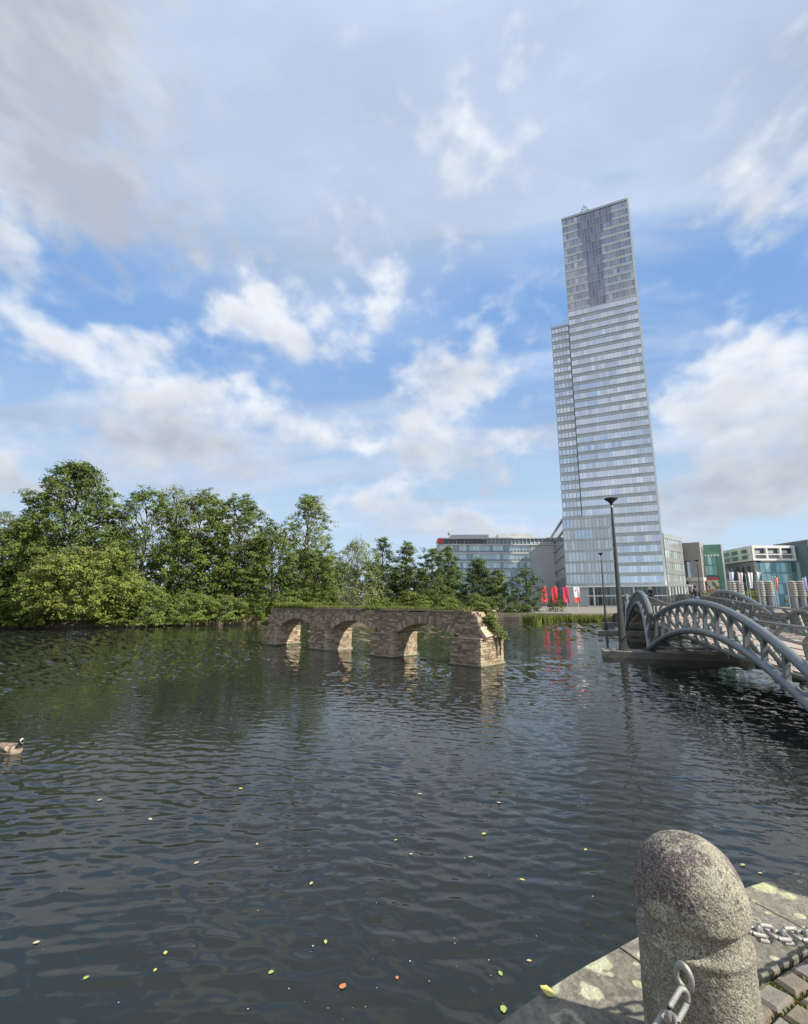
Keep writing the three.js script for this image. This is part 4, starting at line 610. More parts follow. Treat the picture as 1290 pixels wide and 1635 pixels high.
// style: round, layered, poplar, willow, spire
function tree(s) {
  const r = rngOf(s.seed), o = thing(s.name ?? 'broadleaf_tree', s.label, s.cat ?? 'tree', s.group, V(s.x, s.f, s.y ?? GL - 0.05)), h = s.h, w = s.w, wood = new GB(), lv = new GB();
  const cb = s.cb ?? 0.12, style = s.style ?? 'round', n = s.lobes ?? 46, lean = [(r() - 0.5) * 0.06 * h, (r() - 0.5) * 0.06 * h];
  const axis = (t) => new THREE.Vector3(lean[0] * t * t, t * h, lean[1] * t * t);
  const stems = s.stems ?? 1; for (let q = 0; q < stems; q++) { const a = r() * 6.28, e = stems > 1 ? 0.14 * w : 0; limb(wood, new THREE.Vector3(Math.cos(a) * e * 0.3, -0.6, Math.sin(a) * e * 0.3), axis(0.8).add(new THREE.Vector3(Math.cos(a) * e * 2, -h * 0.12 * (q > 0), Math.sin(a) * e * 2)), (s.trunk ?? 0.022 * h) / Math.sqrt(stems), 0.03, r, 0.05); }
  for (let k = 0; k < n; k++) {
    const t = cb + (1 - cb) * (style === 'spire' ? Math.pow((k + r()) / n, 0.85) : (k + r()) / n), ang = k * 2.39996 + r() * 0.9;
    const q = (t - cb) / (1 - cb);
    let env = style === 'spire' ? Math.pow(1 - q, 0.62) * 0.95 + 0.06 : style === 'poplar' ? Math.pow(Math.sin(Math.PI * (0.12 + 0.86 * q)), 0.7) * (1.05 - 0.4 * q) : style === 'layered' ? Math.pow(1 - q, 0.62) * 0.95 + 0.12 * Math.sin(q * 19) * (1 - q) + 0.06 : Math.pow(Math.sin(Math.PI * (0.16 + 0.8 * q)), 0.75);
    env *= (style === 'spire' ? 0.55 + 0.9 * n2(ang * 1.7 + s.seed, t * 6 + s.seed) : 0.8 + 0.4 * n2(ang * 1.7 + s.seed, t * 5 + s.seed));
    const rad = w * env * (0.42 + 0.52 * Math.sqrt(r())), lr = (s.lr ?? 0.3) * w * (0.65 + 0.6 * r()) * (style === 'spire' || style === 'layered' ? 0.55 + 0.45 * (1 - q) : 1 - 0.25 * q), c = axis(t); c.x += Math.cos(ang) * rad; c.z += Math.sin(ang) * rad;
    c.y = Math.min(c.y, h - lr * 0.3); if (style === 'spire' || style === 'layered') c.y -= rad * 0.06;
    const flat = style === 'layered' ? 0.6 : style === 'spire' ? 0.85 : style === 'poplar' ? 0.95 : style === 'willow' ? 1.0 : 0.88;
    if (k % 2 === 0) limb(wood, axis(Math.max(0.1, t - 0.12 - 0.5 * rad / h)), c, 0.0045 * h + 0.012, 0.012, r, 0.1);
    const tint = 0.78 + 0.4 * r(), base = s.color, alt = s.alt ?? base, sr = s.leaf * 2.3, sprays = Math.max(3, Math.round(2.9 * (lr / sr) ** 2)), dens = s.dens ?? 1;
    for (let w0 = 0; w0 < sprays; w0++) {                             // flat sprays of leaves at the ends of twigs
      let dx, dy, dz, l; do { dx = r() * 2 - 1; dy = r() * 2 - 1; dz = r() * 2 - 1; l = Math.hypot(dx, dy, dz); } while (l > 1 || l < 0.1); dx /= l; dy /= l; dz /= l; if (dy < -0.4 && r() < 0.6) dy = -dy;
      const q2 = lr * (0.35 + 0.85 * Math.pow(r(), 0.7)), X0 = c.x + dx * q2, Y0 = c.y + dy * q2 * flat, Z0 = c.z + dz * q2, rs = sr * (0.5 + 0.8 * r()), ox = Math.cos(ang) * 0.5 + dx, oz = Math.sin(ang) * 0.5 + dz, tilt = style === 'willow' ? -1.6 : -0.12 + (r() - 0.5) * 1.1, tw = tint * (0.8 + 0.4 * r()), mx = r() < (s.altShare ?? 0.3) ? alt : base, cnt = Math.round(dens * (17 + 22 * r()));
      for (let m = 0; m < cnt; m++) {
        const u = (r() + r() - 1) * rs * 1.25, v = (r() + r() - 1) * rs, e = (r() + r() - 1) * rs * (style === 'willow' ? 0.9 : 0.62), ol = Math.hypot(ox, oz) || 1, X = X0 + (ox * u - oz * v) / ol, Z = Z0 + (oz * u + ox * v) / ol, Y = Y0 + e + tilt * (u + rs) * 0.5;
        if (Y < 0.05) continue;
        let nx = dx * 0.6 + (r() - 0.5) * 1.3, ny = 0.65 + dy * 0.4 + (r() - 0.5) * 1.2, nz = dz * 0.6 + (r() - 0.5) * 1.3; const ln = Math.hypot(nx, ny, nz) || 1; nx /= ln; ny /= ln; nz /= ln;
        const t2 = tw * (0.78 + 0.44 * r()); lv.color = [mx[0] * t2 * (0.92 + 0.16 * r()), mx[1] * t2, mx[2] * t2];
        leafQuad(lv, X, Y, Z, [nx, ny, nz], s.leaf * (0.65 + 0.6 * r()), style === 'willow' ? 0.28 : 0.6, r, style === 'willow' ? 1 : 0);
      }
    }
  }
  mesh('trunk', wood.geo(), s.bark ?? barkM, o); mesh('crown', lv.geo(), leafM, o);
  return o;
}
const G = { deep: [0.098, 0.150, 0.027], mid: [0.126, 0.180, 0.031], fresh: [0.158, 0.205, 0.038], yellow: [0.185, 0.215, 0.042], pale: [0.165, 0.20, 0.07], silver: [0.17, 0.19, 0.105], dark: [0.062, 0.108, 0.028] };
const WG = 'trees of the wood on the lake shore';
const T = (label, x, f, h, w, style, color, o = {}) => tree({ dens: style === 'spire' ? 1.35 : 1, label, x, f, h: h - 0.95, w, style, color, leaf: 0.25, seed: Math.round(x * 13 + f * 7 + h * 31) + 1000, group: WG, ...o });
T('tallest tree of the wood, dark with layered spreading branches', -38.6, 54.6, 18.6, 8.2, 'layered', G.deep, { lobes: 100, lr: 0.27, alt: G.mid, cb: 0.1 });
T('low yellow green tree leaning over the water below the tallest tree', -33.2, 50.2, 7.6, 5.6, 'round', G.yellow, { lobes: 52, leaf: 0.22, alt: G.fresh, cb: 0.02, stems: 3, name: 'bushy_tree', altShare: 0.4 });
T('dark green tree left of the low yellow green one at the shore', -43.6, 53.6, 11, 4.6, 'round', G.deep, { alt: G.mid, cb: 0.03 });
T('pale silvery tree standing behind the wood', -59, 70, 15.4, 5, 'round', G.silver, { alt: G.pale, dens: 0.8 });
T('green tree beside the tallest tree, with gaps of sky in its top', -31.6, 57.5, 15.8, 5.0, 'round', G.mid, { lobes: 76, lr: 0.27, dens: 0.9, alt: G.deep, cb: 0.08 });
T('pale willow with wispy windblown top rising behind the wood', -31, 64.5, 18.6, 3.6, 'willow', G.pale, { lobes: 42, leaf: 0.34, dens: 0.7, alt: G.silver, cb: 0.4, name: 'willow_tree' });
T('bushy mid green tree in the middle of the wood', -26.4, 60.6, 16.2, 5.4, 'round', G.mid, { lobes: 80, lr: 0.26, alt: G.fresh, cb: 0.06 });
T('dark sycamore with visible leaning trunks at the shore', -22.0, 62.8, 16.3, 5.4, 'round', G.deep, { lobes: 84, lr: 0.25, alt: G.mid, cb: 0.16, stems: 4, trunk: 0.3 });
T('shorter dark tree filling between sycamore and poplar', -17.4, 63.2, 12.2, 4.2, 'round', G.deep, { lobes: 60, alt: G.mid, cb: 0.05 });
T('tall light green poplar at the right end of the dense wood', -14.2, 68.8, 17.6, 5.0, 'poplar', G.fresh, { lobes: 84, lr: 0.25, leaf: 0.22, dens: 0.8, alt: G.pale, cb: 0.15, name: 'poplar_tree' });
T('small green tree at the foot of the light green poplar', -12.4, 67.6, 9.4, 3.6, 'round', G.mid, { alt: G.deep, cb: 0.03 });
T('light green drooping willow right of the poplar', -7.6, 75.4, 12.2, 4.4, 'willow', G.pale, { lobes: 48, leaf: 0.32, alt: G.fresh, cb: 0.1, name: 'willow_tree' });
T('dark narrow pointed tree behind the ruin', -3.6, 80.5, 13.3, 3.0, 'spire', G.dark, { lobes: 46, lr: 0.34, alt: G.deep, cb: 0.05 });
T('second dark pointed tree, greener, beside the willow group', 0.2, 82, 12.6, 3.2, 'spire', G.deep, { lobes: 46, lr: 0.36, alt: G.mid, cb: 0.05 });
T('dark tree standing before the left corner of the office block', 4.6, 79, 11.2, 3.4, 'spire', G.deep, { lobes: 46, lr: 0.36, alt: G.dark, cb: 0.05 });
T('pointed tree covering the sign corner of the office block', 7.6, 82, 11.8, 3.0, 'spire', G.mid, { lobes: 44, lr: 0.36, alt: G.deep, cb: 0.05 });
T('dark bushy tree before the middle of the office block', 12.4, 79.8, 9.6, 3.4, 'spire', G.dark, { lobes: 46, lr: 0.4, alt: G.deep, cb: 0.03 });
T('small tree right of the dark bushy one before the office block', 15.6, 79, 7.6, 2.4, 'spire', G.deep, { lobes: 36, lr: 0.42, alt: G.mid, cb: 0.03 });
T('round dark tree next to the red banners', 19.4, 76.4, 7.6, 2.7, 'round', G.dark, { lobes: 40, alt: G.deep, cb: 0.05 });
// second row that closes the gaps behind
const WB = 'trees in the second row of the wood';
const back = T('green tree in the second row behind the shore trees of the wood', -47, 62, 12, 5, 'round', G.mid, { alt: G.deep, cb: 0.02, group: WB });
[[-38, 64, 0.95], [-29, 68, 0.95], [-22, 71, 0.95], [-10, 79, 0.7], [-54, 56, 0.9], [-3, 88, 0.72], [3, 92, 0.7], [10, 92, 0.66], [-15.5, 74, 0.85], [16, 88, 0.5], [-6, 84, 0.75], [0, 87, 0.7], [-13, 80, 0.8], [6.5, 88, 0.62]].forEach(([x, f, k], i) => copyOf(back, V(x, f, GL - 0.05), i * 1.7, undefined, WB).scale.setScalar(k));
// shrubs along the shore
const SG = 'shrubs along the lake shore';
const shrub = (label, x, f, h, w, color, o = {}) => T(label, x, f, h, w, 'round', color, { lobes: 22, leaf: 0.2, cb: 0.0, stems: 3, lr: 0.42, name: 'shrub', cat: 'shrub', group: SG, y: 0.2, dens: 0.9, ...o });
const leafy = [shrub('leafy green shrub overhanging the dark waterline of the wood', -28.2, 52.6, 4.6, 2.8, G.mid, { alt: G.fresh }), shrub('leafy fresh green shrub hanging over the wood shore', -24.0, 56.4, 4.2, 2.6, G.fresh, { alt: G.mid })];
[[-39.5, 50.4, 1.0, 0], [-44.5, 50.4, 1.0, 1], [-36.5, 50.2, 0.8, 0], [-21.2, 58.4, 0.95, 1], [-18.4, 60.2, 0.85, 0], [-15.4, 62.6, 1.0, 1], [-26.2, 54.6, 0.8, 0], [-12.6, 65.2, 1.1, 0], [-50, 47.6, 1.1, 0], [-31, 51.2, 0.75, 1], [-41.8, 51.0, 0.8, 1]].forEach(([x, f, k, v], i) => copyOf(leafy[v], V(x, f, 0.2), i * 2.1).scale.setScalar(k));
shrub('pale grey green willow shrub with bare twigs behind the ruin', -8.2, 70.8, 5.4, 2.6, G.silver, { style: 'willow', alt: G.pale, dens: 0.55 });
shrub('bright light green shrub behind the middle arch of the ruin', 1.2, 75, 4.4, 2.6, G.fresh, { alt: G.yellow });
shrub('bright green round shrub left of the light green one behind the ruin', -3.6, 73.2, 3.7, 2.4, G.mid, { alt: G.fresh });
shrub('mid green shrub at the shore below the drooping willow', -11.2, 69.6, 4.4, 2.8, G.mid, { alt: G.pale });
shrub('broad dark shrub filling behind the middle of the ruin', 3.6, 77, 5.2, 3.2, G.deep, { alt: G.mid });
shrub('dark shrub at the shore under the pointed trees', 6.4, 75.6, 3.8, 2.8, G.deep, { alt: G.mid });
shrub('dark broad shrub right of the broken end of the ruin', 11.6, 75.2, 4.0, 3.0, G.deep, { alt: G.mid });
shrub('pale dry shrub in front of the small tree', 14.6, 74.8, 4.2, 1.8, G.silver, { alt: G.pale, dens: 0.6 });
shrub('low dark shrub at the foot of the round dark tree', 17.6, 73.4, 3.0, 2.0, G.dark, { alt: G.deep });
shrub('small green plaza shrub beside the second banner', 25.3, 80.5, 3.6, 1.3, G.mid, { alt: G.deep, y: GL });
const plaza = shrub('round clipped green bush between the striped vent columns', 69, 99, 4.6, 2.6, G.mid, { alt: G.fresh, y: GL, group: 'bushes between the vent columns' });
[[73.2, 101], [89, 108], [63, 103]].forEach(([x, f], i) => copyOf(plaza, V(x, f, GL), i + 0.5));
// reeds
function blades(name, n, seed, place, hgt, wid, cols, parent) {
  const r = rngOf(seed), g = new GB();
  for (let k = 0; k < n; k++) { const [x, y, z] = place(r), h = hgt * (0.5 + 0.7 * r()), a = r() * 6.28, c = Math.cos(a) * wid, s = Math.sin(a) * wid, bx = (r() - 0.5) * h * 0.7, bz = (r() - 0.5) * h * 0.7, q = cols[Math.floor(r() * cols.length)], v = 0.75 + 0.5 * r(); g.color = q.map((e) => e * v); g.quad([x - c, y, z - s], [x + c, y, z + s], [x + c * 0.8 + bx * 0.35, y + h * 0.6, z + s * 0.8 + bz * 0.35], [x - c * 0.8 + bx * 0.35, y + h * 0.6, z - s * 0.8 + bz * 0.35]); g.quad([x - c * 0.8 + bx * 0.35, y + h * 0.6, z - s * 0.8 + bz * 0.35], [x + c * 0.8 + bx * 0.35, y + h * 0.6, z + s * 0.8 + bz * 0.35], [x + c * 0.15 + bx, y + h, z + s * 0.15 + bz], [x - c * 0.15 + bx, y + h, z - s * 0.15 + bz]); }
  return stuff(mesh(name, g.geo(), leafM, parent));
}
tag(blades('reeds', 5200, 61, (r) => { const t = r(), c = fbm(t * 14, 3, 2); return [mixf(17.5, 28.2, t) + (r() - 0.5) * 0.6, -0.05, -(mixf(66.2, 67.8, t) + (r() - 0.5) * 2.6 * c * 2)]; }, 0.85, 0.035, [G.fresh, G.yellow, G.mid, [0.17, 0.17, 0.05]]), 'bright green reed bed along the far shore before the plaza', 'reeds');
tag(blades('reeds', 900, 63, (r) => { const a = r() * 6.28, q = Math.sqrt(r()); return [16.7 + Math.cos(a) * q * 1.2, -0.05, -(63.5 + Math.sin(a) * q * 0.9)]; }, 1.0, 0.04, [G.fresh, G.yellow, [0.16, 0.19, 0.05]]), 'small clump of bright reeds standing apart left of the reed bed', 'reeds');
// growth on the ruin: positions along its length (0 at the near end) and across
{
  const U = [0.737, -0.676], N = [0.676, 0.737], on = (x, z, y) => V(3.19 + U[0] * x - N[0] * z, 20.55 + U[1] * x - N[1] * z, y);
  const put = (x, z, y) => { const p = on(x, z, y); return [p.x, p.y, p.z]; };
  tag(blades('grass', 6500, 71, (r) => { const x = -0.8 - 15.4 * Math.pow(r(), 0.9), c = fbm(x * 1.3, 5, 3); return put(x, -0.3 - 1.1 * r() * r(), 2.24); }, 0.21, 0.016, [G.fresh, G.yellow, G.mid, [0.16, 0.15, 0.06]]), 'thin grass growing along the top of the ruined bridge', 'grass');
  tag(blades('grass', 4200, 73, (r) => put(-12.3 - 3.9 * r(), -0.32 - 1.05 * r(), 2.22), 0.38, 0.02, [G.yellow, G.fresh, [0.15, 0.19, 0.04]]), 'thick tall bright grass on the far end of the ruin top', 'grass');
  const sm = (label, x, z, y, h, w, color, o = {}) => { const p = on(x, z, y); return tree({ label, x: p.x, f: -p.z, y, h, w, style: 'round', color, leaf: 0.075, lobes: 16, cb: 0, stems: 4, trunk: 0.02, lr: 0.4, seed: Math.round(x * 91 + 2000), name: 'small_shrub', cat: 'shrub', group: 'small plants rooted on the ruin', ...o }); };
  sm('small shrub sprouting from the broken end of the ruin', -0.06, -0.95, 1.3, 0.8, 0.28, G.fresh, { alt: G.pale, lobes: 24 });
  sm('loose trailing plant hanging beside the end pier ledge', 0.16, -1.3, 1.0, 0.42, 0.3, G.fresh, { alt: G.pale, dens: 0.5, lobes: 10 });
  sm('leafy plant on top at the broken end of the ruin', -0.6, -1.2, 2.2, 0.42, 0.3, G.fresh, { alt: G.yellow });
  sm('low leafy plant on the ruin top near the broken end', -1.9, -0.7, 2.25, 0.3, 0.28, G.mid, { alt: G.fresh });
  sm('low plant on the ruin top above the nearest arch', -3.9, -0.8, 2.25, 0.24, 0.26, G.fresh, { alt: G.mid });
  sm('tiny plant rooted at the far left pier ledge', -16.9, -0.3, 1.12, 0.22, 0.24, G.fresh, { alt: G.yellow });
}
// ------------------------------------------------------------------ banners, flags, vent columns
function cloth(w, h, wave, seed) { const g = new THREE.BoxGeometry(w, h, 0.012, 10, 12, 1), p = g.attributes.position; for (let i = 0; i < p.count; i++) { const x = p.getX(i), y = p.getY(i); p.setZ(i, p.getZ(i) + wave * Math.sin(x * 7 / w + seed + y * 1.1) * (0.3 + 0.7 * (h / 2 - y) / h)); } g.computeVertexNormals(); return g; }
const alu = std(col(0.62, 0.63, 0.64), 0.4, { metalness: 0.5 });
function flagThing(name, label, cat, group, x, f, poleH, w, h, dx, mats, wave = 0.05, narrow = 0) {
  const o = thing(name, label, cat, group, V(x, f, GL)); const pole = new THREE.CylinderGeometry(0.035, 0.055, poleH, 10); pole.translate(0, poleH / 2, 0); mesh('pole', pole, alu, o);
  const knob = new THREE.SphereGeometry(0.07, 10, 8); knob.translate(0, poleH + 0.03, 0); mesh('finial', knob, alu, o);
  if (!mats) return o;
  let y = poleH - 0.12; for (const [m, share, nm] of mats) { const hh = h * share, g = cloth(w, hh, wave, x * 3); if (narrow) { const p = g.attributes.position; for (let i = 0; i < p.count; i++) { const t = (hh / 2 - p.getY(i)) / hh; p.setX(i, (p.getX(i) + w / 2) * (1 - narrow * t) - w / 2); } g.computeVertexNormals(); } g.translate(dx, y - hh / 2, 0.05); mesh(nm, g, m, o); y -= hh; }
  return o;
}
{
  const red = std(col(0.60, 0.03, 0.055), 0.7), redL = std(col(0.72, 0.18, 0.24), 0.7), crim = std(col(0.52, 0.025, 0.085), 0.7), wh = std(col(0.78, 0.78, 0.82), 0.7), scar = std(col(0.72, 0.06, 0.07), 0.7);
  const gp = 'banners on the far plaza';
  const mk = (label, x, m) => { const o = flagThing('banner', label, 'banner', gp, x, 80, 4.15, 0.95, 2.6, -0.15, m, 0.06); return o; };
  const logo = (o, x, y, r0, m) => { const d = new THREE.CylinderGeometry(r0, r0, 0.02, 16); d.rotateX(Math.PI / 2); d.translate(x, y, 0.14); mesh('emblem', d, m, o); };
  const b1 = mk('red vertical banner next to the round dark tree', 23.4, [[red, 1, 'banner_cloth']]); logo(b1, -0.15, 1.75, 0.16, redL);
  const b2 = mk('red vertical banner between two other red ones', 25.1, [[red, 1, 'banner_cloth']]); logo(b2, -0.15, 1.75, 0.16, redL);
  const b3 = mk('crimson vertical banner beside the white and red one', 26.95, [[crim, 1, 'banner_cloth']]); logo(b3, -0.15, 1.75, 0.16, redL);
  const b4 = mk('white vertical banner with red lower part', 28.75, [[wh, 0.66, 'upper_cloth'], [scar, 0.34, 'lower_cloth']]); logo(b4, -0.15, 3.6, 0.2, std(col(0.6, 0.5, 0.58), 0.7));
  const fg = 'flags beside the vent columns', F = 90;
  const fl = (label, px, poleH, w, h, dx, mats, nar) => flagThing('flag', label, 'flag', fg, (px - 645) / 768 * F, F, poleH, w, h, dx, mats, 0.12, nar);
  const white = std(col(0.80, 0.80, 0.80), 0.7), pinkish = std(col(0.66, 0.56, 0.55), 0.7), blueW = std(col(0.55, 0.60, 0.74), 0.7), orange = std(col(0.66, 0.22, 0.13), 0.7), purple = std(col(0.40, 0.38, 0.62), 0.7);
  fl('limp white and blue flag over the first vent columns', 1166, 7.2, 0.9, 1.7, 0.5, [[blueW, 1, 'flag_cloth']], 0.4);
  fl('limp pale pink flag over the first vent columns', 1180, 7.1, 0.9, 2.2, 0.5, [[pinkish, 1, 'flag_cloth']], 0.5);
  flagThing('flag_pole', 'bare leaning white flag pole left of the white flag', 'flag pole', fg, (1192 - 645) / 768 * F, F, 6.6, 0, 0, 0, null);
  fl('large limp white flag between two vent column pairs', 1196, 7.1, 0.85, 2.9, 0.45, [[white, 1, 'flag_cloth']], 0.45);
  fl('small pointed white flag before the middle vent columns', 1210, 7.2, 0.75, 1.5, 0.4, [[white, 1, 'flag_cloth']], 0.75);
  flagThing('flag_pole', 'bare flag pole left of the orange flag', 'flag pole', fg, (1234.5 - 645) / 768 * F, F, 6.2, 0, 0, 0, null);
  fl('limp orange red flag right of the middle vent columns', 1238, 6.2, 0.7, 2.4, 0.3, [[orange, 1, 'flag_cloth']], 0.5);
  flagThing('flag_pole', 'bare flag pole left of the last vent columns', 'flag pole', fg, (1256.5 - 645) / 768 * F, F, 6.3, 0, 0, 0, null);
  fl('limp purple flag beside the last vent column', 1288, 6.2, 0.7, 2.2, -0.35, [[purple, 1, 'flag_cloth']], 0.2);
  const prof = [[0.0001, 0], [0.62, 0], [0.62, 2.6], [0.74, 2.65]]; for (let k = 0; k < 6; k++) { const y = 2.7 + k * 0.45; prof.push([0.78, y], [0.78, y + 0.28], [0.56, y + 0.29], [0.56, y + 0.44]); } prof.push([0.74, 5.42], [0.7, 5.55], [0.4, 5.62], [0.0001, 5.66]);
  const low = new THREE.LatheGeometry(prof.slice(0, 3).map(([x, y]) => new THREE.Vector2(x, y)), 24), hi = new THREE.LatheGeometry(prof.slice(2).map(([x, y]) => new THREE.Vector2(x, y)), 24), loM = std(col(0.24, 0.265, 0.29), 0.45, { metalness: 0.4 }), hiM = std(col(0.37, 0.35, 0.31), 0.7);
  const v = thing('vent_column', 'round ventilation column with banded stone coloured head', 'vent column', 'paired vent columns on the plaza', V(64.6, 95, GL)); mesh('shaft', low, loM, v); mesh('banded_head', toFlat(hi), hiM, v);
  for (const px of [1180, 1213, 1227, 1264, 1278]) copyOf(v, V((px - 645) / 769 * 95, 95, GL), px);
}
function toFlat(g) { const q = g.toNonIndexed(); q.computeVertexNormals(); return q; }
// ------------------------------------------------------------------ people and goose from signed distance fields
const capsule = (p, a, b, ra, rb) => { const ax = p[0] - a[0], ay = p[1] - a[1], az = p[2] - a[2], bx = b[0] - a[0], by = b[1] - a[1], bz = b[2] - a[2], t = Math.max(0, Math.min(1, (ax * bx + ay * by + az * bz) / (bx * bx + by * by + bz * bz + 1e-9))); return Math.hypot(ax - bx * t, ay - by * t, az - bz * t) - mixf(ra, rb, t); };
const smin = (a, b, k) => { const h = Math.max(k - Math.abs(a - b), 0) / k; return Math.min(a, b) - h * h * k * 0.25; };
function blob(res, lo, hi, dist, colorAt) {
  const mc = new MarchingCubes(res, new THREE.MeshStandardMaterial(), false, false, 200000); mc.isolation = 0; const c = [0, 1, 2].map((k) => (lo[k] + hi[k]) / 2), h = [0, 1, 2].map((k) => (hi[k] - lo[k]) / 2), half = res / 2;
  for (let z = 0; z < res; z++) for (let y = 0; y < res; y++) for (let x = 0; x < res; x++) mc.field[z * res * res + y * res + x] = -dist([c[0] + h[0] * (x - half) / half, c[1] + h[1] * (y - half) / half, c[2] + h[2] * (z - half) / half]);
  mc.update(); const n = mc.count, p = mc.positionArray.slice(0, n * 3); for (let i = 0; i < n; i++) for (let k = 0; k < 3; k++) p[i * 3 + k] = c[k] + h[k] * p[i * 3 + k];
  let g = new THREE.BufferGeometry(); g.setAttribute('position', new THREE.BufferAttribute(p, 3)); g = mergeVertices(g, 1e-4); g.computeVertexNormals();
  const nn = g.attributes.normal, pp = g.attributes.position; const col2 = []; for (let i = 0; i < pp.count; i++) col2.push(...colorAt([pp.getX(i), pp.getY(i), pp.getZ(i)]));
  // outward normals: compare with the field's slope at one vertex set
  let s = 0; for (let i = 0; i < pp.count; i += 7) { const q = [pp.getX(i), pp.getY(i), pp.getZ(i)], e = 0.01; s += dist([q[0] + nn.getX(i) * e, q[1] + nn.getY(i) * e, q[2] + nn.getZ(i) * e]) > 0 ? 1 : -1; }
  if (s < 0) { const id = g.index.array; for (let i = 0; i < id.length; i += 3) { const t = id[i]; id[i] = id[i + 1]; id[i + 1] = t; } g.computeVertexNormals(); }
  g.setAttribute('color', new THREE.Float32BufferAttribute(col2, 3)); return g;
}
const clothM = std(0xffffff, 0.85, { vertexColors: true });
function person(label, x, f, turn, look) {
  const y0 = deckY(f), J = look.joints, k = 0.05;
  const B = [['hipL', 'kneeL', 0.088, 0.06], ['kneeL', 'ankL', 0.058, 0.04], ['hipR', 'kneeR', 0.088, 0.06], ['kneeR', 'ankR', 0.058, 0.04], ['ankL', 'toeL', 0.045, 0.035], ['ankR', 'toeR', 0.045, 0.035], ['pelL', 'pelR', 0.10, 0.10], ['pel', 'chest', 0.125, 0.14], ['shL', 'shR', 0.085, 0.085], ['chest', 'neck', 0.12, 0.06], ['neck', 'head0', 0.055, 0.055], ['shL', 'elL', 0.062, 0.05], ['elL', 'wrL', 0.046, 0.034], ['wrL', 'haL', 0.036, 0.03], ['shR', 'elR', 0.062, 0.05], ['elR', 'wrR', 0.046, 0.034], ['wrR', 'haR', 0.036, 0.03]];
  const d = (p) => { let m = 9; for (const b of B) m = smin(m, capsule([p[0], p[1], p[2] * (b[0] === 'pel' || b[0] === 'chest' ? 1.25 : 1)], J[b[0]], J[b[1]], b[2], b[3]), k); const hd = Math.hypot((p[0] - J.head[0]) / 0.078, (p[1] - J.head[1]) / 0.115, (p[2] - J.head[2]) / 0.095); m = smin(m, (hd - 1) * 0.085, 0.03); m = smin(m, capsule(p, [J.head[0], J.head[1] - 0.005, J.head[2] + 0.09], [J.head[0], J.head[1] - 0.03, J.head[2] + 0.108], 0.01, 0.014), 0.02); for (const s of [-1, 1]) m = smin(m, Math.hypot((p[0] - J.head[0] - s * 0.08) / 0.5, p[1] - J.head[1], p[2] - J.head[2]) - 0.022, 0.01); return m; };
  const o = thing('person', label, 'person', undefined, V(x, f, y0), turn);
  const g = blob(64, [-0.48, -0.02, -0.42], [0.48, 1.82, 0.42], d, (p) => { const hx = p[0] - J.head[0], hy = p[1] - J.head[1], hz = p[2] - J.head[2]; if (p[1] > J.neck[1] + 0.03 && Math.abs(hx) < 0.13) { if (hy > 0.035 || (hz < -0.01 && hy > -0.08)) return look.hair; if (hz > 0.07 && Math.abs(hy - 0.01) < 0.012 && Math.abs(Math.abs(hx) - 0.03) < 0.014) return [0.05, 0.04, 0.04]; if (hz > 0.06 && Math.abs(hy + 0.062) < 0.01 && Math.abs(hx) < 0.025) return [0.35, 0.12, 0.1]; return look.skin; } for (const h of ['haL', 'haR']) if (Math.hypot(p[0] - J[h][0], p[1] - J[h][1], p[2] - J[h][2]) < 0.085) return look.skin; if (p[1] < 0.09) return look.shoe; return p[1] < J.pel[1] + 0.03 && Math.abs(p[0]) < 0.24 && p[1] < 1.0 ? look.leg : look.top; });
  mesh('body', g, clothM, o); return o;
}
const WALK = { pel: [0, 0.98, 0], pelL: [-0.08, 0.95, 0], pelR: [0.08, 0.95, 0], chest: [0, 1.28, 0.0], neck: [0, 1.48, 0.01], head0: [0, 1.55, 0.02], head: [0, 1.635, 0.03], hipL: [-0.095, 0.92, 0], kneeL: [-0.1, 0.50, 0.14], ankL: [-0.1, 0.09, 0.12], toeL: [-0.11, 0.045, 0.3], hipR: [0.095, 0.92, 0], kneeR: [0.1, 0.50, 0.0], ankR: [0.1, 0.12, -0.24], toeR: [0.1, 0.045, -0.1], shL: [-0.18, 1.42, 0], elL: [-0.24, 1.15, -0.1], wrL: [-0.23, 0.92, -0.03], haL: [-0.22, 0.84, 0.0], shR: [0.18, 1.42, 0], elR: [0.25, 1.16, 0.1], wrR: [0.2, 1.34, 0.26], haR: [0.16, 1.4, 0.3] };
person('person in dark jacket and blue jeans walking over the footbridge', 19.35, 32, 0.5 + Math.PI, { joints: WALK, hair: [0.02, 0.017, 0.017], skin: [0.42, 0.26, 0.19], top: [0.035, 0.033, 0.042], leg: [0.10, 0.17, 0.32], shoe: [0.3, 0.3, 0.3] });
person('person in black coat behind the tall left arch of the footbridge', 23.0, 45, 2.4, { joints: { ...WALK, elR: [0.25, 1.15, -0.02], wrR: [0.24, 0.92, 0.08], haR: [0.23, 0.84, 0.1] }, hair: [0.30, 0.13, 0.07], skin: [0.45, 0.28, 0.21], top: [0.02, 0.02, 0.025], leg: [0.03, 0.03, 0.04], shoe: [0.02, 0.02, 0.02] });
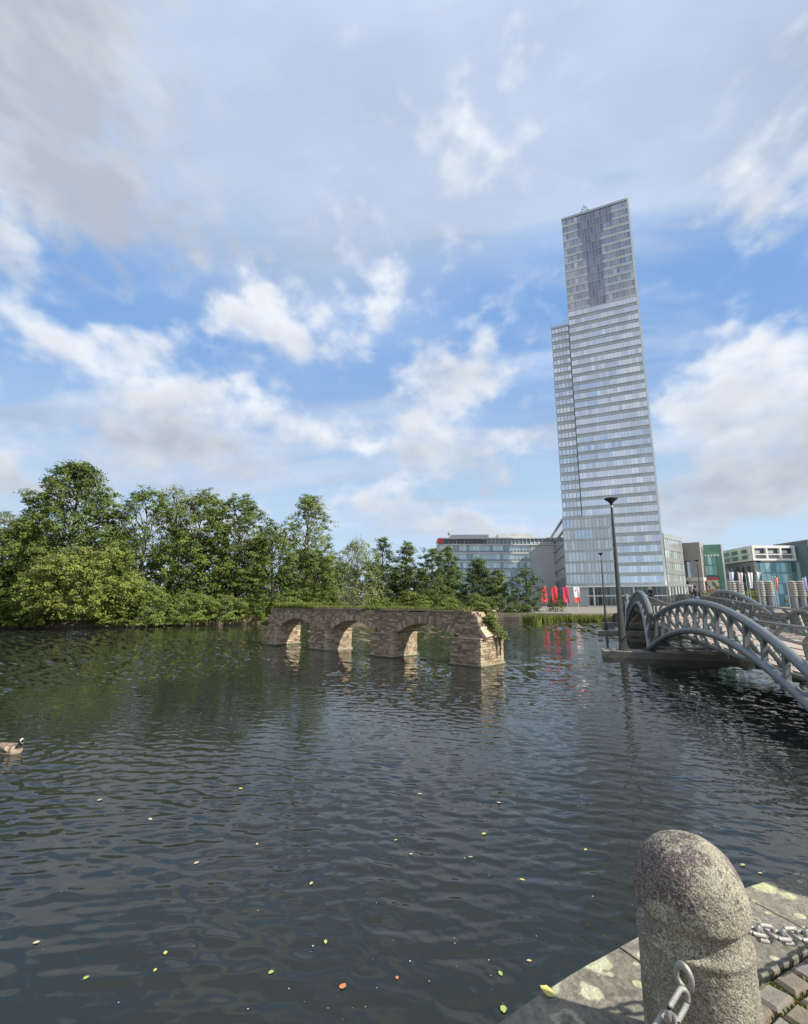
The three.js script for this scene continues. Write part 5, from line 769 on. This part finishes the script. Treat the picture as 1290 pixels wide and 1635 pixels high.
{
  const d = (p) => { let m = (Math.hypot(p[0] / 0.30, (p[1] - 0.035) / 0.115, p[2] / 0.135) - 1) * 0.115; m = smin(m, capsule(p, [-0.2, 0.07, 0], [-0.4, 0.1, 0], 0.07, 0.02), 0.06); m = smin(m, capsule(p, [0.2, 0.06, 0], [0.30, 0.12, 0], 0.085, 0.045), 0.06); m = smin(m, capsule(p, [0.29, 0.11, 0], [0.345, 0.22, 0.01], 0.045, 0.033), 0.03); m = smin(m, capsule(p, [0.345, 0.23, 0.01], [0.38, 0.235, 0.015], 0.038, 0.03), 0.02); m = smin(m, capsule(p, [0.39, 0.23, 0.016], [0.44, 0.215, 0.02], 0.018, 0.008), 0.012); for (const s of [-1, 1]) m = smin(m, capsule(p, [0.12, 0.09, 0.11 * s], [-0.3, 0.115, 0.05 * s], 0.045, 0.012), 0.02); return m; };
  const o = thing('goose', 'brown goose with black head and white cheek swimming on the lake', 'goose', undefined, V(-7.22, 9.32, 0), -0.32);
  const g = blob(72, [-0.46, -0.12, -0.2], [0.48, 0.3, 0.2], d, (p) => { const [x, y, z] = p; if (x > 0.3 && y > 0.15) { if (x > 0.40) return [0.02, 0.02, 0.02]; if (Math.abs(x - 0.37 + (y - 0.22) * 0.2) < 0.017 && y > 0.17) return [0.7, 0.68, 0.62]; return [0.018, 0.018, 0.02]; } if (x > 0.27 && y > 0.10) return [0.03, 0.028, 0.028]; if (x > 0.22) return [0.42, 0.33, 0.25]; if (y < 0.035) return x < -0.1 ? [0.62, 0.6, 0.55] : [0.45, 0.36, 0.27]; const st = Math.sin((x + 0.5 * y) * 95 + 2 * n2(x * 30, z * 30)); return st > 0.55 ? [0.36, 0.27, 0.20] : [0.13, 0.095, 0.075]; });
  mesh('body', g, clothM, o);
}
// ------------------------------------------------------------------ leaves and specks on the water
{
  const r = rngOf(404), shape = () => { const g = new GB(), N = 14; g.color = null; const c = g.v(0, 0.002, 0, 0, 1, 0); for (let k = 0; k <= N; k++) { const a = k / N * 6.28318, q = 0.5 * (0.82 + 0.18 * Math.cos(a)) * (1 + 0.05 * Math.sin(a * 9)), tip = Math.abs(a) < 0.01 || k === N ? 1.25 : 1; g.v(Math.cos(a) * q * tip, 0.0035 + 0.03 * Math.abs(Math.sin(a)) * 0.5, Math.sin(a) * q * 0.82, 0, 1, 0); } for (let k = 1; k <= N; k++) g.i.push(c, k + 1, k); const s = g.v(-0.45, 0.004, -0.015, 0, 1, 0); g.v(-0.45, 0.004, 0.015, 0, 1, 0); g.v(-0.85, 0.01, 0.07, 0, 1, 0); g.i.push(s, s + 1, s + 2); const q = g.geo(); q.computeVertexNormals(); return q; };
  const lf = [shape(), shape()], mat = { yellow: std(col(0.44, 0.40, 0.11), 0.7, { side: THREE.DoubleSide }), green: std(col(0.28, 0.34, 0.09), 0.7, { side: THREE.DoubleSide }), orange: std(col(0.46, 0.17, 0.07), 0.7, { side: THREE.DoubleSide }), pale: std(col(0.42, 0.38, 0.22), 0.7, { side: THREE.DoubleSide }) };
  const L = [[-0.44, 3.95, 'orange', 0.072], [-0.05, 4.03, 'orange', 0.042], [-0.63, 4.4, 'yellow', 0.06], [-0.98, 4.09, 'green', 0.056], [-1.86, 4.28, 'yellow', 0.056], [-2.32, 4.03, 'green', 0.05], [-2.18, 5.58, 'pale', 0.07], [-0.9, 5.22, 'yellow', 0.06], [0.67, 3.77, 'green', 0.074], [0.71, 4.08, 'green', 0.058], [0.96, 4.2, 'pale', 0.05], [1.16, 5.28, 'yellow', 0.065], [0.95, 6.22, 'yellow', 0.07], [0.08, 5.76, 'pale', 0.05], [-0.09, 6.07, 'yellow', 0.055], [0.71, 5.7, 'pale', 0.055], [-3.2, 6.61, 'pale', 0.08], [-1.85, 4.11, 'yellow', 0.04], [3.52, 5.54, 'green', 0.09], [3.6, 5.39, 'pale', 0.06], [2.01, 5.86, 'yellow', 0.06], [-1.66, 5.98, 'pale', 0.06], [-2.95, 4.4, 'pale', 0.06], [-0.4, 3.62, 'yellow', 0.04], [0.22, 7.4, 'pale', 0.08], [-2.4, 7.6, 'yellow', 0.08], [-4.2, 7.2, 'pale', 0.08], [1.3, 7.1, 'pale', 0.08]];
  const lab = { yellow: 'small yellow leaf floating on the dark water', green: 'yellow green leaf floating on the dark water', pale: 'faded pale leaf floating on the dark water' };
  L.forEach(([x, f, c, s], i) => { const m = mesh('floating_leaf', lf[i % 2], mat[c], scene); m.position.copy(V(x, f, 0.006)); m.scale.set(s * 0.85, s * (0.8 + 1.2 * r()), s * 0.85 * (0.7 + 0.4 * r())); m.rotation.set((r() - 0.5) * 0.1, r() * 6.28, (r() - 0.5) * 0.1); tag(m, c === 'orange' ? (s > 0.06 ? 'large round orange leaf floating on the dark water' : 'small orange leaf floating beside the larger orange one') : lab[c], 'leaf', 'leaves floating on the lake'); });
  const e = mesh('fallen_leaf', lf[0], mat.yellow, scene); e.position.copy(V(0.60, 2.30, QY + 0.012)); e.scale.setScalar(0.062); e.rotation.set(0.1, 2.6, 0.25); tag(e, 'yellow leaf with stalk lying on the coping edge', 'leaf');
  const sg = new THREE.CircleGeometry(1, 6); sg.rotateX(-Math.PI / 2); const im = new THREE.InstancedMesh(sg, std(col(0.42, 0.41, 0.34), 0.8), 520), M4 = new THREE.Matrix4(); im.name = 'floating_specks'; for (let k = 0; k < 520; k++) { const a = mixf(-52, 48, r()) * R, d = 3.0 + 7 * Math.pow(r(), 1.4), s = 0.0018 + 0.006 * Math.pow(r(), 4); M4.makeScale(s, 1, s * (0.6 + 0.6 * r())).setPosition(Math.sin(a) * d, 0.007, -Math.cos(a) * d); im.setMatrixAt(k, M4); } scene.add(tag(stuff(im), 'pale specks of pollen and fluff drifting on the water', 'specks'));
}
scene.traverse((q) => { if (q.isMesh) { q.castShadow = true; q.receiveShadow = true; } });
renderer.render(scene, camera);
